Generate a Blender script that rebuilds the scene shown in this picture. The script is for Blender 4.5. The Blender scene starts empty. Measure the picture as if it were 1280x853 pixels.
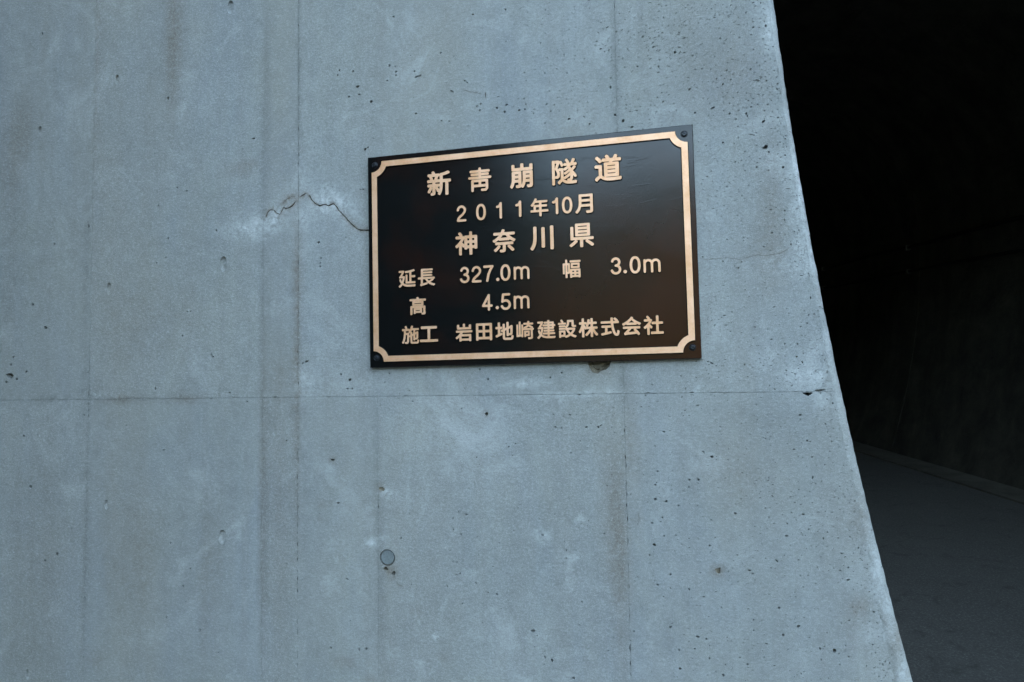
# -*- coding: utf-8 -*-
import bpy, math, random
import numpy as np
from mathutils import Vector, Matrix, noise
from mathutils.geometry import delaunay_2d_cdt

scene = bpy.context.scene
COL = scene.collection
RNG = random.Random(11)
ZG = 1.4                                   # the road surface at the portal is z = 0, the eye is 1.4 m above it
CAM_D = 1.18685                            # metres from lens to wall face
YAW, PITCH, ROLL = -0.22751, 0.056526, -0.015785
FPX = 853.0                                # focal length in pixels of the 1280 px wide photograph (24 mm)

# ---------------------------------------------------------------- camera
cy, sy, cp, sp = math.cos(YAW), math.sin(YAW), math.cos(PITCH), math.sin(PITCH)
fwd = Vector((sy*cp, cy*cp, sp)); rt = Vector((cy, -sy, 0)); up = rt.cross(fwd)
cr, sr = math.cos(ROLL), math.sin(ROLL)
AX = cr*rt + sr*up; AY = -sr*rt + cr*up
cam_data = bpy.data.cameras.new('camera'); cam = bpy.data.objects.new('camera', cam_data); COL.objects.link(cam)
M = Matrix.Identity(4)
for i in range(3):
    M[i][0] = AX[i]; M[i][1] = AY[i]; M[i][2] = -fwd[i]
M[0][3], M[1][3], M[2][3] = 0.0, -CAM_D, ZG
cam.matrix_world = M
cam_data.sensor_width = 36.0; cam_data.lens = 36.0*FPX/1280.0
cam_data.clip_start = 0.05; cam_data.clip_end = 5000
scene.camera = cam

# ---------------------------------------------------------------- light: open shade in front of a hill, sun behind the hill
SUN_EL, SUN_AZ = math.radians(32), math.radians(8)
world = bpy.data.worlds.new('World'); scene.world = world; world.use_nodes = True
wn = world.node_tree.nodes; wl = world.node_tree.links
sky = wn.new('ShaderNodeTexSky'); sky.sky_type = 'NISHITA'; sky.sun_disc = False
sky.sun_elevation = SUN_EL; sky.sun_rotation = SUN_AZ
sky.air_density = 1.0; sky.dust_density = 1.6; sky.ozone_density = 1.0
hs_ = wn.new('ShaderNodeHueSaturation'); hs_.inputs['Hue'].default_value = .480; hs_.inputs['Saturation'].default_value = .76      # thin even cloud greys the blue
wl.new(sky.outputs[0], hs_.inputs['Color']); wl.new(hs_.outputs[0], wn['Background'].inputs[0]); wn['Background'].inputs[1].default_value = 0.10
sun_d = bpy.data.lights.new('sun', 'SUN'); sun_d.energy = 0.6; sun_d.angle = math.radians(20); sun_d.color = (1, .96, .9)
sun = bpy.data.objects.new('sun', sun_d); COL.objects.link(sun)
sdir = Vector((math.sin(SUN_AZ)*math.cos(SUN_EL), math.cos(SUN_AZ)*math.cos(SUN_EL), math.sin(SUN_EL)))
sun.rotation_euler = sdir.to_track_quat('Z', 'Y').to_euler(); sun.location = (0, 0, 30)
scene.view_settings.view_transform = 'Standard'; scene.view_settings.look = 'None'
scene.view_settings.gamma = 1.0; scene.view_settings.use_curve_mapping = False
scene.view_settings.exposure = EXPOSURE = 4.05

# ---------------------------------------------------------------- helpers
def tag(o, label=None, cat=None, group=None, kind=None):
    if label: o['label'] = label
    if cat: o['category'] = cat
    if group: o['group'] = group
    if kind: o['kind'] = kind
    return o
def empty(name, loc=(0, 0, 0)):
    o = bpy.data.objects.new(name, None); o.location = loc; o.empty_display_size = .1; COL.objects.link(o); return o
def mesh_obj(name, verts, faces, mats, parent=None, mat_idx=None, smooth=False, attrs=None):
    me = bpy.data.meshes.new(name); me.from_pydata([tuple(v) for v in verts], [], faces)
    for m in (mats if isinstance(mats, (list, tuple)) else [mats]): me.materials.append(m)
    if mat_idx is not None: me.polygons.foreach_set('material_index', mat_idx)
    if smooth: me.polygons.foreach_set('use_smooth', [True]*len(me.polygons))
    if attrs:
        for k, v in attrs.items():
            a = me.attributes.new(k, 'FLOAT', 'POINT'); a.data.foreach_set('value', np.asarray(v, dtype=np.float32))
    me.update()
    o = bpy.data.objects.new(name, me); COL.objects.link(o)
    if parent is not None: o.parent = parent
    return o
def at(px, py, Y=0.0):
    """pixel of the 1280x853 photograph -> (x, z) on the plane y = Y"""
    d = fwd + (px-640)/FPX*AX - (py-426.5)/FPX*AY
    t = (CAM_D+Y)/d.y
    return (d.x*t, ZG + d.z*t)
class MB:
    def __init__(s): s.v = []; s.f = []
    def add(s, v, f):
        n = len(s.v); s.v += [tuple(q) for q in v]; s.f += [tuple(i+n for i in q) for q in f]
    def box(s, a, b):
        x0, y0, z0 = a; x1, y1, z1 = b
        s.add([(x0,y0,z0),(x1,y0,z0),(x1,y1,z0),(x0,y1,z0),(x0,y0,z1),(x1,y0,z1),(x1,y1,z1),(x0,y1,z1)],
              [(0,3,2,1),(4,5,6,7),(0,1,5,4),(1,2,6,5),(2,3,7,6),(3,0,4,7)])
    def tube(s, pts, r, n=8):
        pts = [Vector(p) for p in pts]; V = []
        for i, p in enumerate(pts):
            t = (pts[min(i+1, len(pts)-1)] - pts[max(i-1, 0)]).normalized()
            u = t.cross(Vector((0, 0, 1))).normalized(); w = u.cross(t)
            V += [p + r*(math.cos(2*math.pi*k/n)*u + math.sin(2*math.pi*k/n)*w) for k in range(n)]
        F = [(i*n+k, i*n+(k+1) % n, (i+1)*n+(k+1) % n, (i+1)*n+k) for i in range(len(pts)-1) for k in range(n)]
        F += [tuple(range(n))[::-1], tuple((len(pts)-1)*n+k for k in range(n))]
        s.add(V, F)
    def build(s, name, mat, parent=None, smooth=False): return mesh_obj(name, s.v, s.f, mat, parent, smooth=smooth)

def area(P): return .5*sum(a[0]*b[1]-b[0]*a[1] for a, b in zip(P, P[1:]+P[:1]))
def cdt(loops, extra=()):
    """triangulate the region inside an odd number of loops; returns verts, tris"""
    V = []; Fc = []
    for l in loops:
        if area(l) < 0: l = l[::-1]
        Fc.append(list(range(len(V), len(V)+len(l)))); V += [Vector((p[0], p[1])) for p in l]
    V += [Vector(p) for p in extra]
    v, e, f, ov, oe, of = delaunay_2d_cdt(V, [], Fc, 1, 1e-7, True)
    out = [tuple(t) for t, o in zip(f, of) if len(set(o)) % 2 == 1]
    return v, out
def inside(P, x, y):
    c = False
    for (x0, y0), (x1, y1) in zip(P, P[1:]+P[:1]):
        if (y0 > y) != (y1 > y) and x < x0+(y-y0)*(x1-x0)/(y1-y0): c = not c
    return c
def edge_dist(P, x, y):
    A = np.array(P); B = np.roll(A, -1, 0); d = B-A; L = (d**2).sum(1)+1e-12
    t = np.clip(((x-A[:, 0])*d[:, 0]+(y-A[:, 1])*d[:, 1])/L, 0, 1)
    return float(np.sqrt((x-A[:, 0]-t*d[:, 0])**2+(y-A[:, 1]-t*d[:, 1])**2).min())

# ---------------------------------------------------------------- materials
def newmat(name):
    m = bpy.data.materials.new(name); m.use_nodes = True
    nt = m.node_tree; b = nt.nodes['Principled BSDF']; return m, nt, b
def nd(nt, t, **kw):
    n = nt.nodes.new(t)
    for k, v in kw.items(): setattr(n, k, v)
    return n
def coords(nt, scale=(1, 1, 1), loc=(0, 0, 0)):
    tc = nd(nt, 'ShaderNodeNewGeometry'); mp = nd(nt, 'ShaderNodeMapping')
    mp.inputs['Scale'].default_value = scale; mp.inputs['Location'].default_value = loc
    nt.links.new(tc.outputs['Position'], mp.inputs['Vector']); return mp.outputs[0]
def noise_n(nt, vec, scale, detail=4, rough=.55, dist=0):
    n = nd(nt, 'ShaderNodeTexNoise'); n.inputs['Scale'].default_value = scale; n.inputs['Detail'].default_value = detail
    n.inputs['Roughness'].default_value = rough; n.inputs['Distortion'].default_value = dist
    nt.links.new(vec, n.inputs['Vector']); return n.outputs['Fac']
def mrange(nt, fac, a, b, c, d):
    n = nd(nt, 'ShaderNodeMapRange'); nt.links.new(fac, n.inputs[0])
    for i, v in enumerate((a, b, c, d)): n.inputs[i+1].default_value = v
    return n.outputs[0]
def math_n(nt, op, a, b):
    n = nd(nt, 'ShaderNodeMath', operation=op)
    for i, v in enumerate((a, b)):
        if isinstance(v, (int, float)): n.inputs[i].default_value = v
        else: nt.links.new(v, n.inputs[i])
    return n.outputs[0]
def mixc(nt, fac, a, b, mode='MIX'):
    n = nd(nt, 'ShaderNodeMix', data_type='RGBA', blend_type=mode)
    if isinstance(fac, (int, float)): n.inputs[0].default_value = fac
    else: nt.links.new(fac, n.inputs[0])
    for i, v in ((6, a), (7, b)):
        if isinstance(v, tuple): n.inputs[i].default_value = (*v, 1)
        else: nt.links.new(v, n.inputs[i])
    return n.outputs[2]
def attr(nt, name):
    n = nd(nt, 'ShaderNodeAttribute'); n.attribute_name = name; return n.outputs['Fac']
def bump(nt, h, strength, dist, prev=None):
    n = nd(nt, 'ShaderNodeBump'); n.inputs['Strength'].default_value = strength; n.inputs['Distance'].default_value = dist
    nt.links.new(h, n.inputs['Height'])
    if prev is not None: nt.links.new(prev, n.inputs['Normal'])
    return n.outputs[0]

def concrete():
    m, nt, b = newmat('concrete'); P = coords(nt)
    big = mrange(nt, noise_n(nt, P, 2.6, 5, .6, .4), .3, .7, 0, 1)
    col = mixc(nt, big, (.245, .255, .250), (.385, .388, .372))
    hue = mrange(nt, noise_n(nt, coords(nt, (4.2, 1, 2.2), (2, 9, 4)), 1.0, 5, .6, .6), .36, .64, 0, 1)
    col = mixc(nt, .8, col, mixc(nt, hue, (.86, .92, 1.02), (1.0, .99, .90)), 'MULTIPLY')
    # long vertical streaks left by water and form oil
    st = mrange(nt, noise_n(nt, coords(nt, (14, 1, .55)), 1.0, 6, .6, .15), .34, .68, 0, 1)
    col = mixc(nt, math_n(nt, 'MULTIPLY', st, .75), col, (.235, .236, .222))
    st2 = mrange(nt, noise_n(nt, coords(nt, (55, 1, 1.6), (3, 0, 5)), 1.0, 4, .6), .48, .72, 0, .38)
    col = mixc(nt, st2, col, (.235, .230, .215))
    warm = mrange(nt, noise_n(nt, coords(nt, (3.2, 1, .9), (7, 2, 1)), 1.0, 5, .6, .5), .46, .70, 0, .75)
    col = mixc(nt, warm, col, (.300, .280, .238))
    # clouding a few centimetres across, and paler lime bloom
    cl = mrange(nt, noise_n(nt, P, 34, 5, .65, .3), .32, .68, 0, 1)
    col = mixc(nt, math_n(nt, 'MULTIPLY', cl, .35), col, (.43, .435, .425))
    bl = mrange(nt, noise_n(nt, P, 7, 8, .72, 1.0), .54, .68, 0, .6)
    col = mixc(nt, bl, col, (.47, .475, .465))
    # attribute driven marks
    n1 = noise_n(nt, P, 120, 4, .7)
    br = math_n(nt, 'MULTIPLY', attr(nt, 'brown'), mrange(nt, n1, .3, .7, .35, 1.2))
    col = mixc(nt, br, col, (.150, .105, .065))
    pa = math_n(nt, 'MULTIPLY', attr(nt, 'pale'), mrange(nt, noise_n(nt, P, 60, 6, .75, .6), .38, .62, 0, 1.2))
    col = mixc(nt, pa, col, (.58, .59, .58))
    dk = math_n(nt, 'MULTIPLY', attr(nt, 'grime_shade'), mrange(nt, noise_n(nt, P, 75, 5, .7), .3, .7, .4, 1.2))
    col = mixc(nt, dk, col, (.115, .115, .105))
    # sand grain
    md = noise_n(nt, coords(nt, (150, 150, 230)), 1.0, 4, .78)
    col = mixc(nt, mrange(nt, md, .36, .52, .27, 0), col, (.19, .19, .18))
    col = mixc(nt, mrange(nt, md, .52, .66, 0, .30), col, (.52, .525, .52))
    gr = noise_n(nt, P, 620, 2, .8)
    col = mixc(nt, mrange(nt, gr, .32, .50, .32, 0), col, (.17, .17, .165))
    col = mixc(nt, mrange(nt, gr, .52, .70, 0, .35), col, (.58, .58, .57))
    hs = noise_n(nt, coords(nt, (90, 1, 380)), 1.0, 3, .7)
    col = mixc(nt, mrange(nt, hs, .57, .70, 0, .35), col, (.21, .21, .205))
    # tiny voids, the shade inside painted dark, drawn out sideways; slanting ones where the concrete slumped
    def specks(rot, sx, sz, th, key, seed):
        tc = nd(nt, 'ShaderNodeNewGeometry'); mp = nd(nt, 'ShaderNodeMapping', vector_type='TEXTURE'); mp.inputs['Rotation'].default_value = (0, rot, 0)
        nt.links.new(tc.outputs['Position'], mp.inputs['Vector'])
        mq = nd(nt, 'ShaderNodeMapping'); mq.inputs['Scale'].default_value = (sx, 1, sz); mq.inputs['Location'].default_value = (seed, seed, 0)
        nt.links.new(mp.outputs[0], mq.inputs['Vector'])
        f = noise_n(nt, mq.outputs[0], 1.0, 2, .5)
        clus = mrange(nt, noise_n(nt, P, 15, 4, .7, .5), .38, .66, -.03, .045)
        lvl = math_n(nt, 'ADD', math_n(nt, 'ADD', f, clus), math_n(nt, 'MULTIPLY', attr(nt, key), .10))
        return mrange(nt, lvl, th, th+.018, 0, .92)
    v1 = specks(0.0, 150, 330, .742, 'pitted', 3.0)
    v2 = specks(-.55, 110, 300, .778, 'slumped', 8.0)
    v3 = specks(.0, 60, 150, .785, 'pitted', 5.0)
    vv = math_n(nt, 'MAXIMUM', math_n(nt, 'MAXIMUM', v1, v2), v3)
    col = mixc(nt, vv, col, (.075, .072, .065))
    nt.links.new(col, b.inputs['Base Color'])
    b.inputs['Roughness'].default_value = .82; b.inputs['Specular IOR Level'].default_value = .35
    n = bump(nt, noise_n(nt, P, 28, 6, .6), .35, .004)
    n = bump(nt, md, .5, .0012, n)
    n = bump(nt, hs, .35, .0008, n)
    n = bump(nt, gr, .45, .0007, n)
    n = bump(nt, math_n(nt, 'SUBTRACT', 1.0, vv), .8, .0015, n)
    nt.links.new(n, b.inputs['Normal']); return m
CONC = concrete()

def rough_concrete(name, c0, c1, rough=.9):
    m, nt, b = newmat(name); P = coords(nt)
    col = mixc(nt, mrange(nt, noise_n(nt, P, 3, 8, .7, .3), .3, .7, 0, 1), c0, c1)
    st = mrange(nt, noise_n(nt, coords(nt, (3, 3, .35)), 1.0, 6, .65), .45, .75, 0, .7)
    col = mixc(nt, st, col, tuple(.4*c for c in c0))
    col = mixc(nt, mrange(nt, noise_n(nt, P, 90, 4, .7), .55, .75, 0, .5), col, tuple(min(1, 1.7*c) for c in c1))
    nt.links.new(col, b.inputs['Base Color']); b.inputs['Roughness'].default_value = rough
    b.inputs['Specular IOR Level'].default_value = .2
    nt.links.new(bump(nt, noise_n(nt, P, 25, 7, .65), .5, .01), b.inputs['Normal']); return m
LINING = rough_concrete('dark_lining', (.030, .029, .024), (.085, .078, .062))  # lining concrete in a very dark tone
GUTTER = rough_concrete('gutter_concrete', (.075, .070, .058), (.12, .112, .092))
CORE = rough_concrete('core_concrete', (.14, .135, .12), (.2, .19, .17))
POCKET = rough_concrete('broken_concrete', (.15, .125, .09), (.25, .215, .165))

def asphalt():
    m, nt, b = newmat('asphalt'); P = coords(nt)
    col = mixc(nt, mrange(nt, noise_n(nt, P, 1.3, 6, .6), .3, .7, 0, 1), (.052, .049, .043), (.074, .070, .062))
    ag = noise_n(nt, P, 95, 4, .85)
    col = mixc(nt, mrange(nt, ag, .52, .64, 0, .9), col, (.16, .155, .145))
    col = mixc(nt, mrange(nt, ag, .28, .46, .7, 0), col, (.022, .022, .023))
    dirt = mrange(nt, noise_n(nt, P, 5, 6, .7, 1.0), .56, .68, 0, .75)
    col = mixc(nt, dirt, col, (.030, .028, .024))
    nt.links.new(col, b.inputs['Base Color']); b.inputs['Roughness'].default_value = .8
    nt.links.new(bump(nt, ag, .5, .004), b.inputs['Normal']); return m
ASPHALT = asphalt()

def ground_mat(name, c0, c1, sc):
    m, nt, b = newmat(name); P = coords(nt)
    col = mixc(nt, mrange(nt, noise_n(nt, P, sc, 8, .7), .3, .7, 0, 1), c0, c1)
    nt.links.new(col, b.inputs['Base Color']); b.inputs['Roughness'].default_value = .95
    nt.links.new(bump(nt, noise_n(nt, P, sc*4, 6, .7), .6, .3), b.inputs['Normal']); return m
GROUND = ground_mat('gravelly_soil', (.09, .08, .06), (.16, .14, .11), 1.5)
WOODS = ground_mat('wooded_slope', (.030, .045, .020), (.085, .095, .045), .35)

def bronze_dark():
    m, nt, b = newmat('dark_bronze_patina'); P = coords(nt)
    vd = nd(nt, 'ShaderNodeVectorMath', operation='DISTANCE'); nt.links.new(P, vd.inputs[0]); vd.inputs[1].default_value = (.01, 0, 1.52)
    brown_mix = math_n(nt, 'ADD', mrange(nt, vd.outputs['Value'], .03, .32, 1.1, 0), mrange(nt, noise_n(nt, P, 6, 5, .6, .3), .35, .7, -.25, .35))  # browner around the plate's lower right
    col = mixc(nt, brown_mix, (.003, .0034, .004), (.032, .0068, .0022))
    col = mixc(nt, mrange(nt, noise_n(nt, P, 300, 3, .7), .62, .8, 0, .25), col, (.02, .015, .012))
    nt.links.new(col, b.inputs['Base Color'])
    b.inputs['Metallic'].default_value = .0; b.inputs['Specular IOR Level'].default_value = .36
    r = mrange(nt, noise_n(nt, coords(nt, (4, 1, 9)), 1.0, 5, .65, .5), .3, .7, .14, .21)
    nt.links.new(r, b.inputs['Roughness'])
    n = bump(nt, noise_n(nt, P, 420, 3, .7), .10, .0003)
    wr = noise_n(nt, coords(nt, (7, 1, 55)), 1.0, 6, .7, .6)
    n = bump(nt, mrange(nt, wr, .60, .66, 0, 1), .06, .0005, n)
    nt.links.new(n, b.inputs['Normal']); return m
def bronze_bright():
    m, nt, b = newmat('ground_bright_bronze'); P = coords(nt)
    col = mixc(nt, mrange(nt, noise_n(nt, P, 22, 6, .75), .36, .60, 0, 1), (.80, .42, .22), (.95, .56, .35))
    col = mixc(nt, mrange(nt, noise_n(nt, P, 700, 2, .7), .6, .8, 0, .35), col, (.45, .27, .16))
    nt.links.new(col, b.inputs['Base Color']); b.inputs['Metallic'].default_value = .6
    b.inputs['Roughness'].default_value = .5
    nt.links.new(bump(nt, noise_n(nt, P, 900, 2, .7), .15, .0003), b.inputs['Normal']); return m
SIDES = None; DARK = bronze_dark(); BRIGHT = bronze_bright()
def simple(name, c, rough, metal=0.):
    m, nt, b = newmat(name); P = coords(nt)
    col = mixc(nt, mrange(nt, noise_n(nt, P, 350, 3, .7), .35, .7, 0, 1), c, tuple(1.5*x for x in c))
    nt.links.new(col, b.inputs['Base Color']); b.inputs['Roughness'].default_value = rough; b.inputs['Metallic'].default_value = metal
    return m
SCREW = simple('blackened_screw', (.035, .037, .042), .35, .6)
SIDES = simple('matt_black_letter_sides', (.004, .004, .004), .9); SIDES.node_tree.nodes['Principled BSDF'].inputs['Specular IOR Level'].default_value = .08
SCREEN_MAT = rough_concrete('dark_screen', (.035, .040, .028), (.075, .078, .060))  # dark tone made up for the unseen light-blocking screen
PLUGM = simple('grey_plug_mortar', (.15, .165, .165), .85)
RUBBER = simple('black_cable_sheath', (.006, .006, .006), .7)
STEEL = simple('dull_clip_steel', (.06, .06, .058), .5, .5)

# ---------------------------------------------------------------- the portal opening
ZP = np.array([.926, .999, 1.073, 1.149, 1.221, 1.302, 1.374, 1.449, 1.528, 1.727, 1.85, 1.947, 2.031])
XP = np.array([.354, .338, .321, .307, .292, .276, .264, .257, .246, .223, .208, .195, .184])
cf = np.polyfit(ZP-1.4, XP, 2)
ZT = 2.85
def J0(z):
    """x of the left side of the opening at height z, below the springing"""
    z = np.minimum(z, ZT); return np.polyval(cf, z-1.4)
SLOPE = .05
XC = 2.5
JT = float(J0(ZT))
def profile():
    P = [(float(J0(z)), z) for z in np.linspace(-.3, ZT, 34)]
    a = XC-JT
    for k in range(1, 40):
        t = math.pi*(1-k/40); P.append((XC+a*math.cos(t), ZT+1.9*math.sin(t)))
    P += [(2*XC-float(J0(z)), z) for z in np.linspace(ZT, -.3, 34)]
    return P
PROF = profile()
PROF2 = [(XC+(x-XC)*1.0022, 1.4+(z-1.4)*1.0022) for x, z in PROF]
def chamfer_w(z): return float(np.interp(z, [.0, .9, 1.1, 1.374, 1.7, 4], [.034, .028, .018, .013, .009, .009]))

# ---------------------------------------------------------------- marks read off the wall
def N1(x, z, s=1.0, o=0.0): return noise.noise(Vector((x*s+o, z*s-o, o*.7)))
def blob(cx, cz, rx, rz, rot=0.0, n=8, jit=.2):
    P = []
    for k in range(n):
        a = 2*math.pi*k/n; r = 1+RNG.uniform(-jit, jit)
        x, z = rx*r*math.cos(a), rz*r*math.sin(a)
        P.append((cx+x*math.cos(rot)-z*math.sin(rot), cz+x*math.sin(rot)+z*math.cos(rot)))
    return P
HOLES = []      # dicts: poly, rings [(scale, depth, dx, dz)], mat index, c, r
def add_pit(x, z, rx, rz, rot=0., depth=None, jit=.25, n=7, mat=0):
    d = depth if depth is not None else min(.024, 4.0*min(rx, rz)+.001)
    HOLES.append(dict(poly=blob(x, z, rx, rz, rot, n, jit), c=(x, z), r=max(rx, rz)*1.3,
                      rings=[(.93, d*.55, 0, 0), (.6, d, 0, 0)], mat=mat))
def px_pit(px, py, w, h=None, rot=0., **k):
    x, z = at(px, py); x2, _ = at(px+1, py); s = x2-x
    _, z2 = at(px, py+1); sz = z-z2
    h = w if h is None else h
    add_pit(x, z, w*s/2, h*sz/2, math.radians(rot), **k)
# shallow form-tie dimples: undercut at the top, running out at the bottom
for px, py, w, h in [(288,9,8,17),(146,100,5.5,13),(50,163,4.5,10),(279,330,9,19),(136,361,6,16),(16,503,4,11),(278,672,10,19),(133,631,5.5,12),(34,843,4.5,13)]:
    x, z = at(px, py); s = at(px+1, py)[0]-x; sz = z-at(px, py+1)[1]
    HOLES.append(dict(poly=blob(x, z, w*s/2, h*sz/2, 0, 14, .06), c=(x, z), r=h*sz*.6,
                      rings=[(.93, .0040, 0, .0006), (.62, .0052, 0, .0022), (.3, .0048, 0, .0026)], mat=0, smooth=1))
# single pits (pixel x, y, width, height, tilt)
for q in """12,470,9,8,0 8,478,3,4,0 21,474,3,4,0 33,465,3,2,20 17,447,3,3,0 14,456,2,3,0 41,381,3,3,0 57,410,4,4,0 68,305,2,2,0 210,298,2,3,0 207,322,2,2,0 195,329,2,2,0
221,235,2,2,0 233,239,2,2,0 198,257,2,2,0 234,390,2,2,0 238,390,2,2,0 228,420,3,2,20 270,288,2,4,0 210,123,2,4,0 53,42,2,4,0 317,173,4,2,0 111,283,2,5,0
264,443,2,2,0 266,446,2,2,0 194,486,2,4,0 287,491,2,2,0 309,502,3,2,0 30,545,3,2,0 47,544,2,2,0 38,609,4,4,0 205,563,3,2,0 105,519,2,2,0
56,701,3,3,0 71,693,3,5,0 213,679,2,2,0 229,733,3,2,0 238,711,2,2,0 250,788,3,3,0 273,816,2,2,0 208,772,2,2,0 232,752,2,2,0
424,88,2,3,0 422,94,2,2,0 441,89,3,2,0 471,79,5,3,15 447,108,4,3,20 449,118,3,2,0 436,121,3,2,0 464,127,4,3,10 469,114,2,3,0 487,82,2,3,0 494,83,2,2,0 495,90,3,2,0 495,94,2,2,0
484,101,2,2,0 518,89,3,2,0 521,96,5,2,15 525,95,4,2,20 520,142,3,2,0 492,21,3,2,0 591,18,3,2,0 632,12,2,2,0 551,66,2,2,0 456,187,4,3,30 460,184,3,2,0 581,101,2,2,0 584,103,2,2,0 564,114,2,2,0
566,115,2,2,0 621,135,3,3,0 633,131,4,2,20 631,140,3,3,0 601,130,2,2,0 596,133,2,2,0 600,138,2,2,0 552,151,2,2,0
656,137,3,2,0 649,138,3,2,0 711,149,4,2,0 763,109,2,4,0 769,144,3,3,0 790,159,4,2,15 779,151,3,5,-40 737,155,3,2,0 797,83,2,2,0 823,83,2,2,0 891,135,5,2,25 912,142,3,2,40
933,142,3,3,0 934,145,2,3,0 954,152,5,3,45 945,166,2,2,0 920,149,2,2,0 957,184,6,4,45 958,101,2,2,0 869,141,3,2,0
955,185,5,2,-10 961,190,3,2,0 988,185,3,3,0 994,200,4,4,-45 999,232,4,3,0 1002,239,3,2,0 979,209,3,3,0 997,247,2,2,0 1007,272,2,4,0 1012,291,2,6,0 1014,306,2,3,0 981,275,2,2,0 965,291,3,2,0
383,452,5,2,20 378,454,3,2,15 437,475,4,4,0 426,468,3,2,0 434,486,3,2,0 440,486,2,2,0 481,478,2,2,0 487,467,2,2,0 516,502,3,1.5,0 470,527,3,2,0 370,536,4,4,0 358,551,2,2,0 423,629,4,3,0
416,575,6,3,0 610,474,2,3,0 600,462,2,2,0 577,511,2,2,0 636,559,2,2,0 387,287,0,0,0 398,303,4,3,20 371,307,3,3,0 401,323,2,2,0 400,329,2,2,0 400,333,2,2,0 450,237,2,2,0 454,237,2,2,0
608,518,4,5,20 702,466,2,2,0 688,472,2,2,0 694,534,3,2,0 702,535,3,2,0 733,534,4,2,0 748,534,3,3,0 751,532,3,1.5,30 765,534,2,1.5,0 830,540,3,2,0 890,571,4,3,10 873,600,3,3,0 862,600,3,2,0
822,589,3,2,0 819,606,3,2,0 848,632,3,2,0 819,624,5,3,0 833,627,4,3,30 861,609,2,2,0 855,614,2,2,0 872,507,4,1.5,20 890,454,4,2,-20 885,452,3,1.5,0 879,565,4,1.5,-30
815,654,3,2,0 828,647,3,2,0 818,681,5,3,-15 830,670,2,2,0 845,669,2,2,0 887,682,3,2,0 889,650,3,1.5,0 919,642,4,3,0 812,694,3,2,0 838,718,3,3,0 822,731,4,2,-20 937,713,4,2,-10 941,717,3,1.5,0
942,775,3,2,0 942,788,3,2,0 872,796,6,3,0 883,799,3,3,30 849,813,3,2,0 887,823,2,3,0 838,784,3,2,0 850,836,4,3,0 904,844,3,4,0 895,840,2,2,0 717,848,4,3,0 666,789,5,4,0 690,826,3,4,0 724,781,2,2,0
681,822,3,5,40 680,831,2,2,0 678,669,4,2,0 708,688,2,2,0 708,698,2,2,0 576,668,3,2,0 583,643,3,2,0 573,640,2,2,0 566,648,2,2,0 567,662,2,2,0 571,703,2,2,0 575,717,3,2,0 571,719,3,2,0 595,729,3,2,0 610,741,2,2,0
621,743,3,3,0 578,755,2,2,0 578,771,2,2,0 566,702,2,2,0 559,733,2,2,0 458,811,3,3,0 449,812,3,3,0 414,810,3,2,0 438,776,2,2,0 434,724,4,2,-20 624,679,2,2,0 501,673,2,3,0
983,670,5,2,-10 971,701,5,1.5,-45 1004,643,4,2,0 1060,725,5,2,10 1082,646,2,4,0 1080,673,4,3,-20 1050,713,3,1.5,0 1052,692,3,1.5,0 998,783,5,3,20 974,760,3,3,0 979,794,3,3,0 942,776,0,0,0
1091,806,3,2,0 1025,811,3,3,0 1043,814,5,5,-30 1061,821,3,2,0 1057,807,2,2,0 1098,772,3,2,0 1125,842,4,3,-20 1044,512,5,5,0 1000,519,4,2,10 1009,551,3,2,0 1034,465,2,4,0 1031,450,2,3,0 1037,453,2,4,0
1040,476,2,4,0 1041,504,2,3,0 996,446,2,2,0 997,430,2,2,0 1003,453,3,2,-40 981,430,2,2,0""".split():
    px, py, w, h, t = map(float, q.split(','))
    if w > 0: px_pit(px, py, w*1.05, h*1.05, t)
# round plug left by a form anchor
PLX, PLZ = at(484.0, 697.5)
HOLES.append(dict(poly=[(PLX+.0152*math.cos(a), PLZ+.0152*math.sin(a)) for a in np.linspace(0, 2*math.pi, 33)[:-1]], c=(PLX, PLZ), r=.016,
                  rings=[(.985, .006, 0, 0)], mat=0))
px_pit(483, 711.5, 5, 5, 0, mat=1, jit=.35); px_pit(492, 717, 6, 6, 30, mat=0, jit=.4); px_pit(495.5, 728, 2, 4, 20)
# spalled pocket just under the plaque
x0, z0 = at(749, 456)
HOLES.append(dict(poly=[at(*p) for p in [(734,446),(735,456),(738,462),(741,466),(747,467.5),(751,464),(758,462),(762,458),(764,452),(763.5,446)]], c=(x0, z0), r=.022,
                  rings=[(.9, .005, 0, .001), (.72, .008, 0, .003), (.35, .0065, -.002, .0)], mat=1))
px_pit(477, 611, 8, 6, 0, mat=1, depth=.003, jit=.35); px_pit(898, 713.5, 7, 8, 0, mat=1, depth=.003, jit=.35)
px_pit(608, 519, 0.1, 0.1) if False else None
# dark void in the horizontal construction joint next to the opening
HOLES.append(dict(poly=[at(*p) for p in [(1003,490.9),(1009,490.8),(1016,490.7),(1015,492.4),(1011,495.2),(1007,494),(1003.5,492.2)]], c=at(1009.5, 492.3), r=.012,
                  rings=[(.95, .012, 0, 0), (.7, .02, 0, 0)], mat=0))
HOLES.append(dict(poly=[at(*p) for p in [(1017,489.0),(1020,487.4),(1026,486.8),(1033,487.0),(1029,488.7),(1023,488.9)]], c=at(1025, 487.9), r=.009,
                  rings=[(.95, .008, 0, 0)], mat=0))

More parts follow.
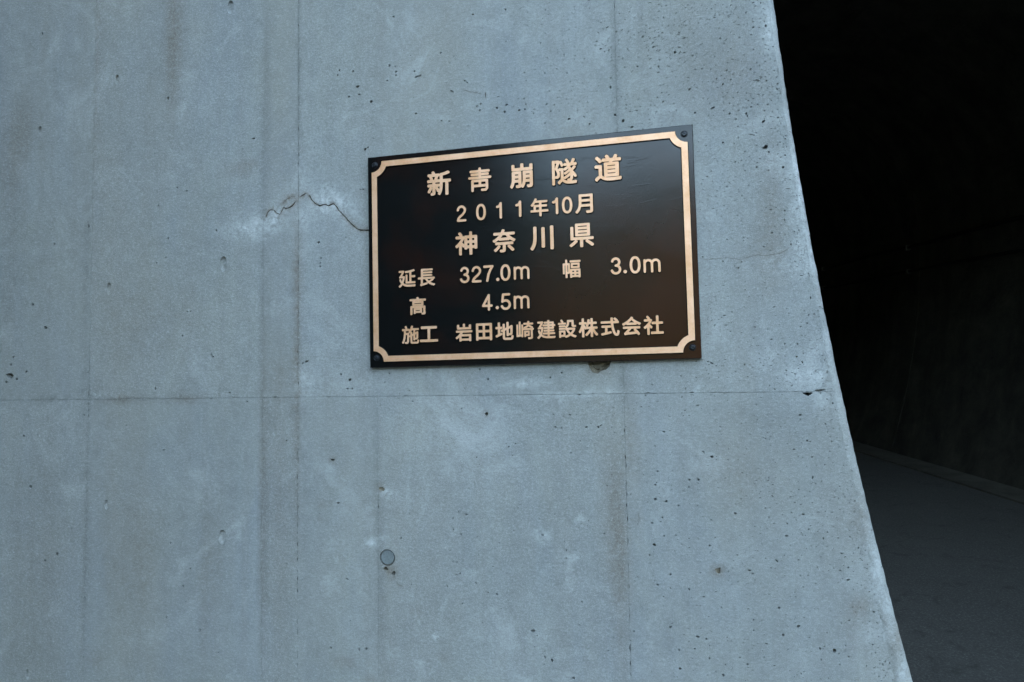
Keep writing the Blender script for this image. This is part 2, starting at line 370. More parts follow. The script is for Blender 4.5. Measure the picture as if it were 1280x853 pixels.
def density(px, py):
    if px < 330: return .05
    if px > 640 and py < 160: return 1.0
    if px > 860 and py < 330: return 1.0
    if px > 560 and py < 160: return .55
    if px > 990: return .45
    if px > 800: return .36
    if px > 560: return .20
    return .15
cells = {}
def claim(x, z, r):
    k = (int(x//.03), int(z//.03))
    for i in (-1, 0, 1):
        for j in (-1, 0, 1):
            for (a, b, c) in cells.get((k[0]+i, k[1]+j), ()):
                if (a-x)**2+(b-z)**2 < (c+r+.0009)**2: return False
    cells.setdefault(k, []).append((x, z, r)); return True
for h in HOLES: claim(h['c'][0], h['c'][1], min(h['r'], .02))
tries = 0
while tries < 26000:
    tries += 1
    px, py = RNG.uniform(-20, 1150), RNG.uniform(-20, 870)
    cl = .5+.9*N1(px, py, .012, 3.1)+.6*N1(px, py, .035, 9.3)
    if RNG.random() > density(px, py)*max(0, cl)*.85: continue
    x, z = at(px, py)
    r = .00056*math.exp(abs(RNG.gauss(0, .45)))*(1.15 if px > 640 else 1)
    asp = RNG.uniform(.35, .8); rot = RNG.uniform(-.3, .4)
    if px > 760 and py < 140: asp = RNG.uniform(.25, .6); rot = RNG.uniform(.2, .8); r *= 1.6
    if px > 1010 and RNG.random() < .6: rot = RNG.uniform(.9, 1.9)
    if r > .0034 or not claim(x, z, r*1.3): continue
    HOLES.append(dict(poly=blob(x, z, r, r*asp, rot, 6, .3), c=(x, z), r=r*1.3, rings=[(.85, 4*r*asp+.0008, 0, 0)], mat=0))

for _ in range(520):
    z = RNG.uniform(.8, 2.15)
    if N1(z, 0, 5, 8) < -.1 and RNG.random() < .7: continue
    x = float(J0(z))-chamfer_w(z)-.003-abs(RNG.gauss(0, .010)); r = .0007*math.exp(abs(RNG.gauss(0, .5)))
    if r < .003 and claim(x, z, r*1.2): HOLES.append(dict(poly=blob(x, z, r, r*RNG.uniform(.35, .8), RNG.uniform(-.4, 1.9), 6, .35), c=(x, z), r=r*1.3, rings=[(.85, 4*r, 0, 0)], mat=0))

# cracks: polylines in photograph pixels, with the opening width in metres
def zc(pts, ox, oy, s): return [(ox+x/s, oy+y/s) for x, y in pts]
CRACKS = [
 (zc([(205,462),(222,420),(245,400),(270,402),(290,425),(318,437),(340,400),(350,380),(365,390),(385,385),(420,365),(436,345),(445,330),(475,300),(505,280),(530,267)],300,200,6.4), .0020),
 (zc([(548,280),(570,315),(600,348),(625,362),(640,368),(670,355),(705,367),(745,350),(770,372),(785,400),(815,430),(840,455),(870,490),(900,520),(930,548),(965,562),(1010,562),(1060,568)],300,200,6.4), .0023),
 (zc([(342,362),(348,342),(380,310),(420,290),(440,296)],300,200,6.4), .0008),
 (zc([(155,578),(220,575),(290,570),(345,580),(400,562),(430,552),(460,560),(500,555),(545,545),(590,520)],840,180,4), .0003),
 (zc([(650,515),(676,511)],840,180,4), .0004),
 ([(606.3,115),(606.6,120),(607.6,124)], .0013),
 ([(579,112),(586,115),(596,116),(603,117.5)], .0004),
 ([(496,730),(500,732.5),(505,733.5)], .0007),
 ([(1156-120-9,0)]*0, 0),
 (zc([(745,530),(760,575),(770,620),(785,670),(800,725)],920,640,4), .0006),
 ([(1022,362),(1024.5,371),(1026,376)], .0009),
 ([(797.5,655),(799,650),(797.8,641)], .0004),
 ([(880,548+4),(862+18,552)]*0, 0),
]
def crack_outline(P, w):
    Q = [P[0]]
    for a, b in zip(P, P[1:]):
        L = math.hypot(b[0]-a[0], b[1]-a[1]); n = max(1, int(L/.0035))
        for k in range(1, n+1):
            t = k/n; j = .0006 if k < n else 0
            Q.append((a[0]+(b[0]-a[0])*t+RNG.uniform(-j, j), a[1]+(b[1]-a[1])*t+RNG.uniform(-j, j)))
    Lf, Rt, Ce = [], [], []
    for i, p in enumerate(Q):
        a = Q[max(0, i-1)]; b = Q[min(len(Q)-1, i+1)]
        dx, dz = b[0]-a[0], b[1]-a[1]; l = math.hypot(dx, dz)+1e-9
        ww = w*.5*RNG.uniform(.55, 1.25)*(.25 if i in (0, len(Q)-1) else 1)
        Lf.append((p[0]-dz/l*ww, p[1]+dx/l*ww)); Rt.append((p[0]+dz/l*ww, p[1]-dx/l*ww)); Ce.append(p)
    return Lf, Rt, Ce
CRACK_W = [([at(*p) for p in P], w) for P, w in CRACKS if len(P) > 1]

# stains (pixel centre, radii, strength, which)
STAINS = [  # px, py, rx, rz, strength, kind
 (218,20,9,90,.28,'brown'),(214,70,7,60,.2,'brown'),(32,160,12,40,.22,'brown'),(14,200,14,60,.22,'brown'),
 (349,395,4,2,0,'brown'),(152,498,18,3,.75,'brown'),(232,498,20,3.5,.55,'brown'),(60,498,30,3,.4,'grime_shade'),(190,498,60,2.5,.35,'grime_shade'),
 (128,495,20,5,.30,'grime_shade'),(371,345,5,40,.25,'brown'),(371,540,3,170,.40,'brown'),(329,600,4,200,.40,'brown'),(350,130,20,200,.15,'brown'),(333,100,4,160,.4,'grime_shade'),(328,330,3.5,150,.45,'grime_shade'),(330,650,4,160,.4,'grime_shade'),(350,640,18,200,.2,'brown'),(108,350,2.5,160,.5,'grime_shade'),(108,640,2.5,190,.45,'grime_shade'),(120,100,2.5,130,.35,'brown'),(373.5,90,2,120,.6,'grime_shade'),(371,400,3,120,.5,'brown'),(470,545,4,60,.4,'grime_shade'),(474,660,4,60,.4,'grime_shade'),(475.5,760,4,70,.4,'grime_shade'),
 (768.5,80,3.2,110,.62,'grime_shade'),(779,475,6,26,.6,'grime_shade'),(802,40,3,50,.4,'grime_shade'),(768,640,14,90,.40,'brown'),(776,720,12,120,.28,'brown'),(790,550,14,60,.22,'brown'),  # first band here paints the soft shadow along a stepped seam
 (748,458,13,9,.8,'brown'),(484,711,6,5,.9,'brown'),(492,717,6,6,.5,'brown'),(520,765,8,5,.4,'brown'),(428,829,16,6,.35,'brown'),(435,825,7,3,.5,'brown'),
 (555,820,12,5,.3,'brown'),(465,850,6,6,.5,'brown'),(898,714,8,7,.7,'brown'),(1074,758,13,14,.55,'brown'),(1066,790,12,30,.30,'brown'),(1075,650,18,40,.25,'brown'),
 (1125,800,6,22,.5,'brown'),(940,520,50,22,.22,'grime_shade'),(920,590,60,50,.18,'brown'),(1000,545,45,40,.2,'grime_shade'),(960,320,28,60,.18,'brown'),(965,250,16,90,.2,'brown'),(860,60,70,60,.28,'grime_shade'),(915,90,50,50,.22,'brown'),
 (476,611,7,6,.6,'brown'),(608,519,5,5,.6,'brown'),(416,575,4,4,.5,'brown'),(402,630,14,5,.3,'brown'),(396,650,8,3,.3,'brown'),(300,213,18,9,.35,'brown'),(310,205,14,5,.3,'brown'),
 (447,472,10,6,.15,'brown'),(365,515,5,5,.5,'grime_shade'),(376,515,8,4,.4,'grime_shade'),(352,470,18,30,.16,'brown'),(190,400,60,50,.13,'brown'),(170,700,40,80,.16,'brown'),(260,720,14,110,.18,'brown'),(50,700,40,110,.12,'brown'),(118,825,10,12,.3,'brown'),
 (655,480,28,2,.8,'pale'),(755,490,22,2.5,1.0,'pale'),(700,494,40,2,.6,'pale'),(130,496.5,22,1.5,.8,'pale'),(310,287,16,12,.8,'pale'),(330,283,14,10,.6,'pale'),(345,272,9,12,.5,'pale'),(280,290,14,10,.3,'pale'),(408,248,14,16,.7,'pale'),(405,262,5,5,.8,'pale'),
 (430,255,16,14,.45,'pale'),(376,220,8,14,.35,'pale'),(378,275,8,10,.5,'pale'),(1020,320,22,26,.5,'pale'),(1005,210,12,30,.55,'pale'),(960,35,8,30,.7,'pale'),(1010,470,30,18,.6,'pale'),(1000,250,9,70,.5,'pale'),(965,200,12,14,.4,'pale'),(970,330,16,14,.3,'pale'),
 (678,670,9,6,.9,'pale'),(726,651,5,3,.7,'pale'),(712,695,14,3,.6,'pale'),(545,798,8,3,.9,'pale'),(525,826,7,3,.8,'pale'),(492,817,5,3,.6,'pale'),(595,795,9,3,.6,'pale'),(465,680,8,6,.7,'pale'),(476,672,8,4,.6,'pale'),(484,616,8,5,.8,'pale'),(380,480,9,20,.4,'pale'),
 (776,765,6,10,.5,'pale'),(800,834,6,4,.6,'pale'),(1114,757,8,10,.6,'pale'),(1128,840,10,14,.5,'pale'),(1035,500,22,8,.35,'pale'),(888,270,5,4,.8,'pale'),(430,480,60,12,.25,'pale'),(560,540,80,30,.18,'pale'),(1025,500,5,30,.3,'pale'),(1095,715,14,36,.4,'pale'),
 (700,350,900,1,0,'pale'),
]
ST = []
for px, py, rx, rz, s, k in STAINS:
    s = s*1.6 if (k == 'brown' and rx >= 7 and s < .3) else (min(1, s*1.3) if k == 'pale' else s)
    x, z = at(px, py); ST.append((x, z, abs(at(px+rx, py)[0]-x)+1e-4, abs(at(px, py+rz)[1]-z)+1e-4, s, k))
CR_PTS = np.array([p for P, w in CRACK_W[:3] for a, b in zip(P, P[1:]) for p in [(a[0]+(b[0]-a[0])*t, a[1]+(b[1]-a[1])*t) for t in (0, .33, .66)]])
CR_PTS2 = np.array([p for P, w in CRACK_W[3:] for a, b in zip(P, P[1:]) for p in [(a[0]+(b[0]-a[0])*t, a[1]+(b[1]-a[1])*t) for t in (0, .33, .66)]])
def marks(V):
    x = V[:, 0]; z = V[:, 1]
    A = {'brown': np.zeros(len(V)), 'pale': np.zeros(len(V)), 'grime_shade': np.zeros(len(V))}
    for cx, cz, rx, rz, s, k in ST:
        if s == 0: continue
        A[k] += s*np.exp(-(((x-cx)/rx)**2+((z-cz)/rz)**2)*.9)
    d = np.sqrt(((V[:, None, :]-CR_PTS[None])**2).sum(2).min(1)); A['brown'] += 1.0*np.exp(-(d/.0036)**2)+.3*np.exp(-(d/.010)**2)
    A['pale'] += .25*np.exp(-(d/.03)**2)
    d = np.sqrt(((V[:, None, :]-CR_PTS2[None])**2).sum(2).min(1)); A['brown'] += .28*np.exp(-(d/.003)**2)
    A['pitted'] = np.interp(x, [-1.5, -.8, -.4, 0, .3], [-.4, -.2, .18, .50, .62])-.25*np.clip((1.37-z)/.5, 0, 1)
    A['slumped'] = np.exp(-(((x-.03)/.16)**2+((z-1.98)/.16)**2))*1.0+.25*np.exp(-(((x+.3)/.3)**2+((z-2.0)/.12)**2))
    A['brown'] += np.interp(x, [-1.6, -1.2, -.7], [.24, .16, 0])  # browner left: real tint, strengthened to paint that side darker
    A['grime_shade'] += np.interp(x, [-1.6, -1.2, -.75], [.32, .20, 0])  # falloff of light towards the left, painted in as extra dark
    return {k: (v if k in ('pitted', 'slumped') else np.clip(v, 0, 1)) for k, v in A.items()}

# ---------------------------------------------------------------- the portal wall
wall = tag(empty('portal_wall', (0, .03, 0)), 'pale blue-grey concrete tunnel portal wall with form seams, pits and a rusty crack', 'wall')
Y_BACK = .030
def noisy_edge(a, b, step, amp, notch=0., inward=(0, 0)):
    """points from a (included) to b (left out) with small irregularities"""
    L = math.hypot(b[0]-a[0], b[1]-a[1]); n = max(1, int(L/step)); P = []
    for k in range(n):
        t = k/n; x = a[0]+(b[0]-a[0])*t; z = a[1]+(b[1]-a[1])*t
        o = 0 if k == 0 else RNG.random()*amp
        if k and RNG.random() < notch: o += RNG.uniform(.0004, .0016)
        P.append((x+inward[0]*o, z+inward[1]*o))
    return P
def panel(outline, yoff, fine, grid):
    holes = []; rims = []
    for h in HOLES:
        if fine and inside(outline, *h['c']) and all(inside(outline, *p) for p in h['poly']):
            if min(edge_dist(outline, *p) for p in h['poly']) > .0005: holes.append(h)
    loops = [outline]; info = []
    cr_used = []
    if fine:
        for P, w in CRACK_W:
            run = []
            runs = []
            for p in P:
                if inside(outline, *p) and edge_dist(outline, *p) > .0015: run.append(p)
                else:
                    if len(run) > 1: runs.append(run)
                    run = []
            if len(run) > 1: runs.append(run)
            for r_ in runs:
                Lf, Rt, Ce = crack_outline(r_, w)
                poly = Lf+Rt[::-1]; cr_used.append((Lf, Rt, Ce, w, poly))
        cpoly = [np.array(c[4]) for c in cr_used]
        if cpoly:
            allc = np.vstack(cpoly)
            holes = [h for h in holes if h.get('smooth') or np.sqrt(((allc-np.array(h['c']))**2).sum(1).min()) > h['r']+.0025]
    for h in holes: loops.append(h['poly'])
    nh = len(loops)
    for c in cr_used: loops.append(c[4])
    extra = []
    xs = [p[0] for p in outline]; zs = [p[1] for p in outline]
    if grid:
        x = min(xs)+grid*.5
        while x < max(xs):
            z = min(zs)+grid*.5
            while z < max(zs):
                q = (x+RNG.uniform(-.3, .3)*grid, z+RNG.uniform(-.3, .3)*grid)
                if inside(outline, *q): extra.append(q)
                z += grid
            x += grid
        for _, _, Ce, w, _ in cr_used:
            for p in Ce:
                for o in (.003, .006, .011, -.003, -.006, -.011):
                    q = (p[0]+RNG.uniform(-.001, .001), p[1]+o)
                    if inside(outline, *q) and edge_dist(outline, *q) > .001: extra.append(q)
    v, tris = cdt_multi(loops, extra)
    V2 = np.array([(p.x, p.y) for p in v])
    verts = [(p[0], yoff, p[1]) for p in V2.tolist()]
    faces = []; midx = []; sm = []
    for t in tris:
        a, b, c = (V2[i] for i in t)
        if (b[0]-a[0])*(c[1]-a[1])-(b[1]-a[1])*(c[0]-a[0]) < 0: t = t[::-1]
        faces.append(tuple(t)); midx.append(0); sm.append(False)      # counter-clockwise in x,z seen from -y
    # pits
    for h in holes:
        prev = []; cx, cz = h['c']; n = len(h['poly'])
        for p in h['poly']:
            verts.append((p[0], yoff, p[1])); prev.append(len(verts)-1)
        if area(h['poly']) < 0: prev = prev[::-1]
        for sc, d, dx, dz in h['rings']:
            cur = []
            for i in prev_src(prev, verts, cx, cz, sc, h, d, dx, dz, yoff): cur.append(i)
            for k in range(n):
                k2 = (k+1) % n
                faces.append((prev[k], prev[k2], cur[k2], cur[k])[::1]); midx.append(h['mat']); sm.append(bool(h.get('smooth')))
            prev = cur
        faces.append(tuple(prev)); midx.append(h['mat']); sm.append(bool(h.get('smooth')))
    for Lf, Rt, Ce, w, _ in cr_used:
        base = len(verts); n = len(Ce)
        for l, c, r_ in zip(Lf, Ce, Rt):
            verts.append((l[0], yoff, l[1])); verts.append((c[0], yoff+max(.003, w*4), c[1])); verts.append((r_[0], yoff, r_[1]))
        for k in range(n-1):
            a = base+3*k
            faces += [(a, a+1, a+4, a+3), (a+1, a+2, a+5, a+4)]; midx += [1, 1]; sm += [False, False]
    # sides
    nO = len(outline); base = len(verts); O = outline if area(outline) > 0 else outline[::-1]
    for p in O: verts.append((p[0], yoff, p[1])); verts.append((p[0], Y_BACK, p[1]))
    for k in range(nO):
        a = base+2*k; b = base+2*((k+1) % nO)
        faces.append((a, a+1, b+1, b)); midx.append(0); sm.append(False)
    allV = np.array([(q[0], q[2]) for q in verts])
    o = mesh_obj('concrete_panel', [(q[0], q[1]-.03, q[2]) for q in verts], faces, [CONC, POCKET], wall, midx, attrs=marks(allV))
    o.data.polygons.foreach_set('use_smooth', sm)
    return o
def prev_src(prev, verts, cx, cz, sc, h, d, dx, dz, yoff):
    # ring points are scaled copies of the rim
    n = len(prev)
    rim = h.setdefault('_rim', None)
    if rim is None or h.get('_y') != yoff:
        h['_rim'] = rim = [(verts[i][0], verts[i][2]) for i in prev]; h['_y'] = yoff
    gx = sum(p[0] for p in rim)/n; gz = sum(p[1] for p in rim)/n
    out = []
    for x, z in rim:
        jd = d*(1+.25*RNG.uniform(-1, 1)) if not h.get('smooth') and sc < .9 else d
        verts.append((gx+(x-gx)*sc+dx, yoff+jd, gz+(z-gz)*sc+dz)); out.append(len(verts)-1)
    return out
def cdt_multi(loops, extra):
    V = []; Fc = []
    for l in loops:
        if area(l) < 0: l = l[::-1]
        Fc.append(list(range(len(V), len(V)+len(l)))); V += [Vector((p[0], p[1])) for p in l]
    V += [Vector(p) for p in extra]
    v, e, f, ov, oe, of = delaunay_2d_cdt(V, [], Fc, 1, 1e-7, True)
    out = []
    for t, o in zip(f, of):
        s = set(o)
        if s == {0}: out.append(tuple(t))
    return v, out

X328 = at(328, 497)[0]
XE = [-4.2, -2.95, -1.78, -1.1799, X328, -.6983, -.5340, -.0789]
ZJ = 1.3731
GAPS = {3: (.0001, .05), 4: (.00004, 0), 5: (.0001, .22), 6: (.00003, .01), 7: (.00003, .11)}
YO = {(0,2):.0004,(1,2):.0,(0,3):.0,(1,3):.0006,(0,4):.0005,(1,4):.0,(0,5):.0,(1,5):.0007,(0,6):.0005,(1,6):.0,(0,7):.0,(1,7):.0003}
ROWS = [(-.3, ZJ), (ZJ, 3.17)]
for r, (za, zb) in enumerate(ROWS):
    for i in range(len(XE)):
        xa = XE[i]; last = i == len(XE)-1
        ga, na = GAPS.get(i, (.0006, 0)); gb, nb = GAPS.get(i+1, (.0006, 0))
        if r == 1 and i in (5,): na = .08
        if r == 1 and i+1 == 5: nb = .05
        if r == 1 and i == 7: na = .03
        if r == 1 and i+1 == 7: nb = .03
        gz = .00006
        z0 = za+(gz if r else 0); z1 = zb-gz
        vis = i >= 2
        st = .0045 if vis else .2; nz = .09 if last else .02
        if last:
            P = noisy_edge((xa+ga, z0), (float(J0(z0))-chamfer_w(z0), z0), st, .0004, .04, (0, 1))
            zz = np.linspace(z0, z1, 330 if vis else 20)
            for k, z in enumerate(zz[:-1]):
                j = abs(N1(z, 0, 90, 2))*.0035+(RNG.uniform(0, .003) if RNG.random() < .12 else 0)
                P.append((float(J0(z))-chamfer_w(z)-(j if k else 0), float(z)))
            P += noisy_edge((float(J0(z1))-chamfer_w(z1), z1), (xa+ga, z1), st, .0004, .04, (0, -1))
            P += noisy_edge((xa+ga, z1), (xa+ga, z0), st, .00016, na, (1, 0))
        else:
            xb = XE[i+1]
            P = noisy_edge((xa+ga, z0), (xb-gb, z0), st, .0003, nz if vis else 0, (0, 1))
            P += noisy_edge((xb-gb, z0), (xb-gb, z1), st, .00016, nb, (-1, 0))
            P += noisy_edge((xb-gb, z1), (xa+ga, z1), st, .0003, .02 if vis else 0, (0, -1))
            P += noisy_edge((xa+ga, z1), (xa+ga, z0), st, .00016, na, (1, 0))
        panel(P, YO.get((r, i), 0), vis, .0125 if vis else .5)
# upper part over the arch, and the right-hand side beyond the opening: plain panels
TOP = 6.0
up_poly = [(-4.2, 3.1712), (float(J0(3.1712))-.009, 3.1712)]
a_ = XC-JT
arch = [(XC+(a_+.009)*math.cos(t), ZT+1.909*math.sin(t)) for t in np.linspace(math.pi, 0, 60)]
arch = [p for p in arch if p[1] > 3.1712]
up_poly = [(-4.2, 3.1712), (arch[0][0], 3.1712)]+arch+[(arch[-1][0], 3.1712), (9.0, 3.1712), (9.0, TOP), (-4.2, TOP)]
panel(up_poly, .0, False, 0)
for za, zb in ROWS:
    zz = np.linspace(za+.001, zb-.0006, 30)
    P = [(2*XC-float(J0(z))+.009 if z <= ZT else XC+(a_+.009)*math.sqrt(max(0, 1-((z-ZT)/1.909)**2)), float(z)) for z in zz]
    panel(P[::-1]+[(6.6, za+.001), (6.6, zb-.0006)], .0, False, 0)
    panel([(6.6015, za+.001), (9.0, za+.001), (9.0, zb-.0006), (6.6015, zb-.0006)], .0, False, 0)
# chamfered arris round the opening: starts behind the ragged panel edge, rolls into the reveal
cv = []; cfc = []
prof_dense = [(float(J0(z)), float(z), 1, 0) for z in np.linspace(-.3, ZT, 420)]
for t in np.linspace(math.pi, 0, 60)[1:-1]: prof_dense.append((XC+a_*math.cos(t), ZT+1.9*math.sin(t), -math.cos(t), -math.sin(t)))
prof_dense += [(2*XC-float(J0(z)), float(z), -1, 0) for z in np.linspace(ZT, -.3, 40)]
K = 8
for i, (x, z, nx, nz) in enumerate(prof_dense):
    w = chamfer_w(z)+.008; left = (i < 420)
    for k in range(K):
        t = k/(K-1); a = t*math.pi/2
        rough = (.0018*N1(x*3+t, z, 55, 5)+.0016*N1(t*2, z, 160, 8))*(1.7 if z < 1.25 else 1) if left and 0 < k < K-1 else 0
        xx = -(w)*(1-math.sin(a)); yy = .0012+.0155*(1-math.cos(a))+rough*.8
        if left:
            dip = max(0, N1(z, 1.3, 22, 5)+.25)
            if k == 0: yy = .0022+.014*dip
            elif k == 1: yy = max(yy, .0015)+.009*dip*(RNG.random() < .8)
            if k >= K-2: xx += .0011-.0006*(1+N1(z, 2, 60, 1)*1.5)-(.0010 if N1(z, 5, 110, 3) > .50 else 0)
        elif k == 0: yy = .0022
        cv.append((x+nx*(xx+rough*.5), yy-.03, z+nz*xx))
n = len(prof_dense)
for i in range(n-1):
    for k in range(K-1):
        cfc.append((i*K+k, i*K+k+1, (i+1)*K+k+1, (i+1)*K+k))
cvw = np.array([(q[0], q[2]) for q in cv])
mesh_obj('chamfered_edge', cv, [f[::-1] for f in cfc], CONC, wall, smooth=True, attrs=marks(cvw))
# backing behind the joints
core = MB()
bz = np.linspace(-.3, 3.17, 50)
def slab(poly, y0, y1):
    if area(poly) < 0: poly = poly[::-1]
    v, t = cdt([poly]); V = [(p.x, y0, p.y) for p in v]
    T = [tuple(q) for q in t]; n0 = len(V)
    core.add(V, T)
    n_ = len(poly); S = [(p[0], y, p[1]) for p in poly for y in (y0, y1)]
    core.add(S, [(2*k, 2*k+1, 2*((k+1) % n_)+1, 2*((k+1) % n_)) for k in range(n_)])
    core.add([(p.x, y1, p.y) for p in v], [q[::-1] for q in T])
Lp = [(-4.2, 3.171)]+[(-4.2, -.3)]+[(float(J0(z))-.016-(0 if z <= ZT else 0), float(z)) for z in bz if z <= ZT]+[(p[0]-.012, p[1]) for p in [(XC-(a_+.009)*math.sqrt(1-((z-ZT)/1.909)**2), z) for z in np.linspace(ZT+.02, 3.171, 6)]]
slab([(x, z) for x, z in Lp], .0305-.03, .05-.03)
Rp = [(9., 3.171), (9., -.3)]+[(2*XC-float(J0(z))+.016, float(z)) for z in bz if z <= ZT]+[(XC+(a_+.021)*math.sqrt(1-((z-ZT)/1.909)**2), z) for z in np.linspace(ZT+.02, 3.171, 6)]
slab(Rp, .0005, .02)
ar2 = [(x, z+.02) for x, z in arch]
slab([(-4.2, 3.1715), (ar2[0][0]-.02, 3.1715)]+ar2+[(ar2[-1][0]+.02, 3.1715), (9., 3.1715), (9., TOP), (-4.2, TOP)], .0005, .02)
core.build('core', CORE, wall)
cop = MB(); cop.box((-4.25, -.11, TOP+.001), (9.05, .45, TOP+.18)); cop.build('coping', CONC, wall)
# plug
pv = []; pf = []; n = 32
for r_, y in ((.0, .0016), (.010, .0014), (.0121, .0011), (.0129, .0026), (.0130, .0058)):
    if r_ == 0: pv.append((PLX, y-.03, PLZ)); continue
    for k in range(n):
        a = 2*math.pi*k/n; pv.append((PLX+r_*math.cos(a), y-.03+.0002*math.sin(3*a), PLZ+r_*math.sin(a)))
pf += [(0, 1+k, 1+(k+1) % n) for k in range(n)]
for q in range(3): pf += [(1+q*n+k, 1+(q+1)*n+k, 1+(q+1)*n+(k+1) % n, 1+q*n+(k+1) % n) for k in range(n)]
mesh_obj('plug', pv, pf, PLUGM, wall)

# ---------------------------------------------------------------- the plaque
PX, PZ, RHO = -.2468, .22695+ZG, .0072886
PW, PH = .5955, .3980
plaque = empty('name_plaque', (PX, -.001, PZ-PH/2))
tag(plaque, 'dark bronze plaque with raised pale gold lettering and border, screwed to the wall', 'plaque')
plaque.rotation_euler = (0, -RHO, 0)
YB, YF_, YL = 0.0, -.0090, -.0124       # back, face, top of the raised work (in the plaque's own space)
def pz_(p): return p[1]+PH/2
pm = MB()
def ring_rect(hw, hh, y, n=28):
    P = []
    for (x0, z0), (x1, z1) in zip([(-hw,-hh),(hw,-hh),(hw,hh),(-hw,hh)], [(hw,-hh),(hw,hh),(-hw,hh),(-hw,-hh)]):
        for k in range(n): P.append((x0+(x1-x0)*k/n, z0+(z1-z0)*k/n))
    out = []
    for x, z in P:
        wob = .0005*N1(x, z, 14, 4); out.append((x*(1+wob/ .3), y, (z*(1+wob/.2))+PH/2))
    return out
R_ = [ring_rect(PW/2-.0005, PH/2-.0005, YB), ring_rect(PW/2, PH/2, YB-.001), ring_rect(PW/2, PH/2, YF_+.0012), ring_rect(PW/2-.0011, PH/2-.0011, YF_)]
nn = len(R_[0]); pm.v = [p for r in R_ for p in r]
for q in range(3): pm.f += [(q*nn+k, q*nn+(k+1) % nn, (q+1)*nn+(k+1) % nn, (q+1)*nn+k) for k in range(nn)]
pm.f.append(tuple(3*nn+k for k in range(nn))); pm.f.append(tuple(range(nn))[::-1])
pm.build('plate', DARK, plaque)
def raised(name, loops, y0, y1, scale=1.0, off=(0, 0), bev=.00085):
    """letter: bright ground face, dark sides"""
    L = [[(p[0]*scale+off[0], p[1]*scale+off[1]) for p in l] for l in loops]
    v, t = cdt(L)
    V = [(p.x, y1, p.y+PH/2) for p in v]; F = []; mi = []
    for q in t:
        a, b, c = (v[i] for i in q)
        if (b.x-a.x)*(c.y-a.y)-(b.y-a.y)*(c.x-a.x) < 0: q = q[::-1]
        F.append(tuple(q)); mi.append(0)
    for l in L:
        # orient so that the solid is on the left
        n = len(l); base = len(V)
        P = l if solid_left(l, L) else l[::-1]
        for k in range(n):
            a = P[k-1]; c = P[(k+1) % n]; dx, dz = c[0]-a[0], c[1]-a[1]; m = math.hypot(dx, dz)+1e-9
            ox, oz = dz/m*bev, -dx/m*bev
            V.append((P[k][0], y1, P[k][1]+PH/2)); V.append((P[k][0]+ox*.5, y1+.0003, P[k][1]+oz*.5+PH/2)); V.append((P[k][0]+ox*1.6, y0, P[k][1]+oz*1.6+PH/2))
        for k in range(n):
            a = base+3*k; b = base+3*((k+1) % n)
            F += [(a, a+1, b+1, b), (a+1, a+2, b+2, b+1)]; mi += [1, 1]
    return mesh_obj(name, V, F, [BRIGHT, SIDES], plaque, mi)
def solid_left(l, L):
    a, b = l[0], l[1]; mx, mz = (a[0]+b[0])/2, (a[1]+b[1])/2
    dx, dz = b[0]-a[0], b[1]-a[1]; m = math.hypot(dx, dz)+1e-12
    x, z = mx-dz/m*1e-5, mz+dx/m*1e-5
    return sum(inside(q, x, z) for q in L) % 2 == 1
# border with scooped corners round the screws
def scooped(hw, hh, cxs, czs, r):
    P = []
    for sx, sz, a0 in ((-1, -1, 0), (1, -1, 0), (1, 1, 0), (-1, 1, 0)):
        cx, cz = sx*cxs, sz*czs
        # intersection of circle with the two sides
        ex = math.sqrt(max(0, r*r-(hh-czs)**2)); ez = math.sqrt(max(0, r*r-(hw-cxs)**2))
        pa = (cx-sx*ex, sz*hh); pb = (sx*hw, cz-sz*ez)
        aa = math.atan2(pa[1]-cz, pa[0]-cx); ab = math.atan2(pb[1]-cz, pb[0]-cx)
        d = (ab-aa+math.pi) % (2*math.pi)-math.pi
        arc = [(cx+r*math.cos(aa+d*k/12), cz+r*math.sin(aa+d*k/12)) for k in range(13)]
        if (sx, sz) in ((1, 1), (-1, -1)):
            pass
        order = arc if (sx*sz > 0 and False) else arc
        P.append((sx, sz, order))
    out = []
    for sx, sz, arc in P:
        # travel counter-clockwise: at (-,-) arrive down the left side and leave along the bottom
        if (sx, sz) in ((-1, -1), (1, 1)): out += arc[::-1]
        else: out += arc
    return out
outer = scooped(.2882, .1883, .2882, .1883, .0200)
inner = scooped(.2777, .1778, .2882, .1883, .0308)
raised('border', [outer, inner], YF_+.0002, YL)

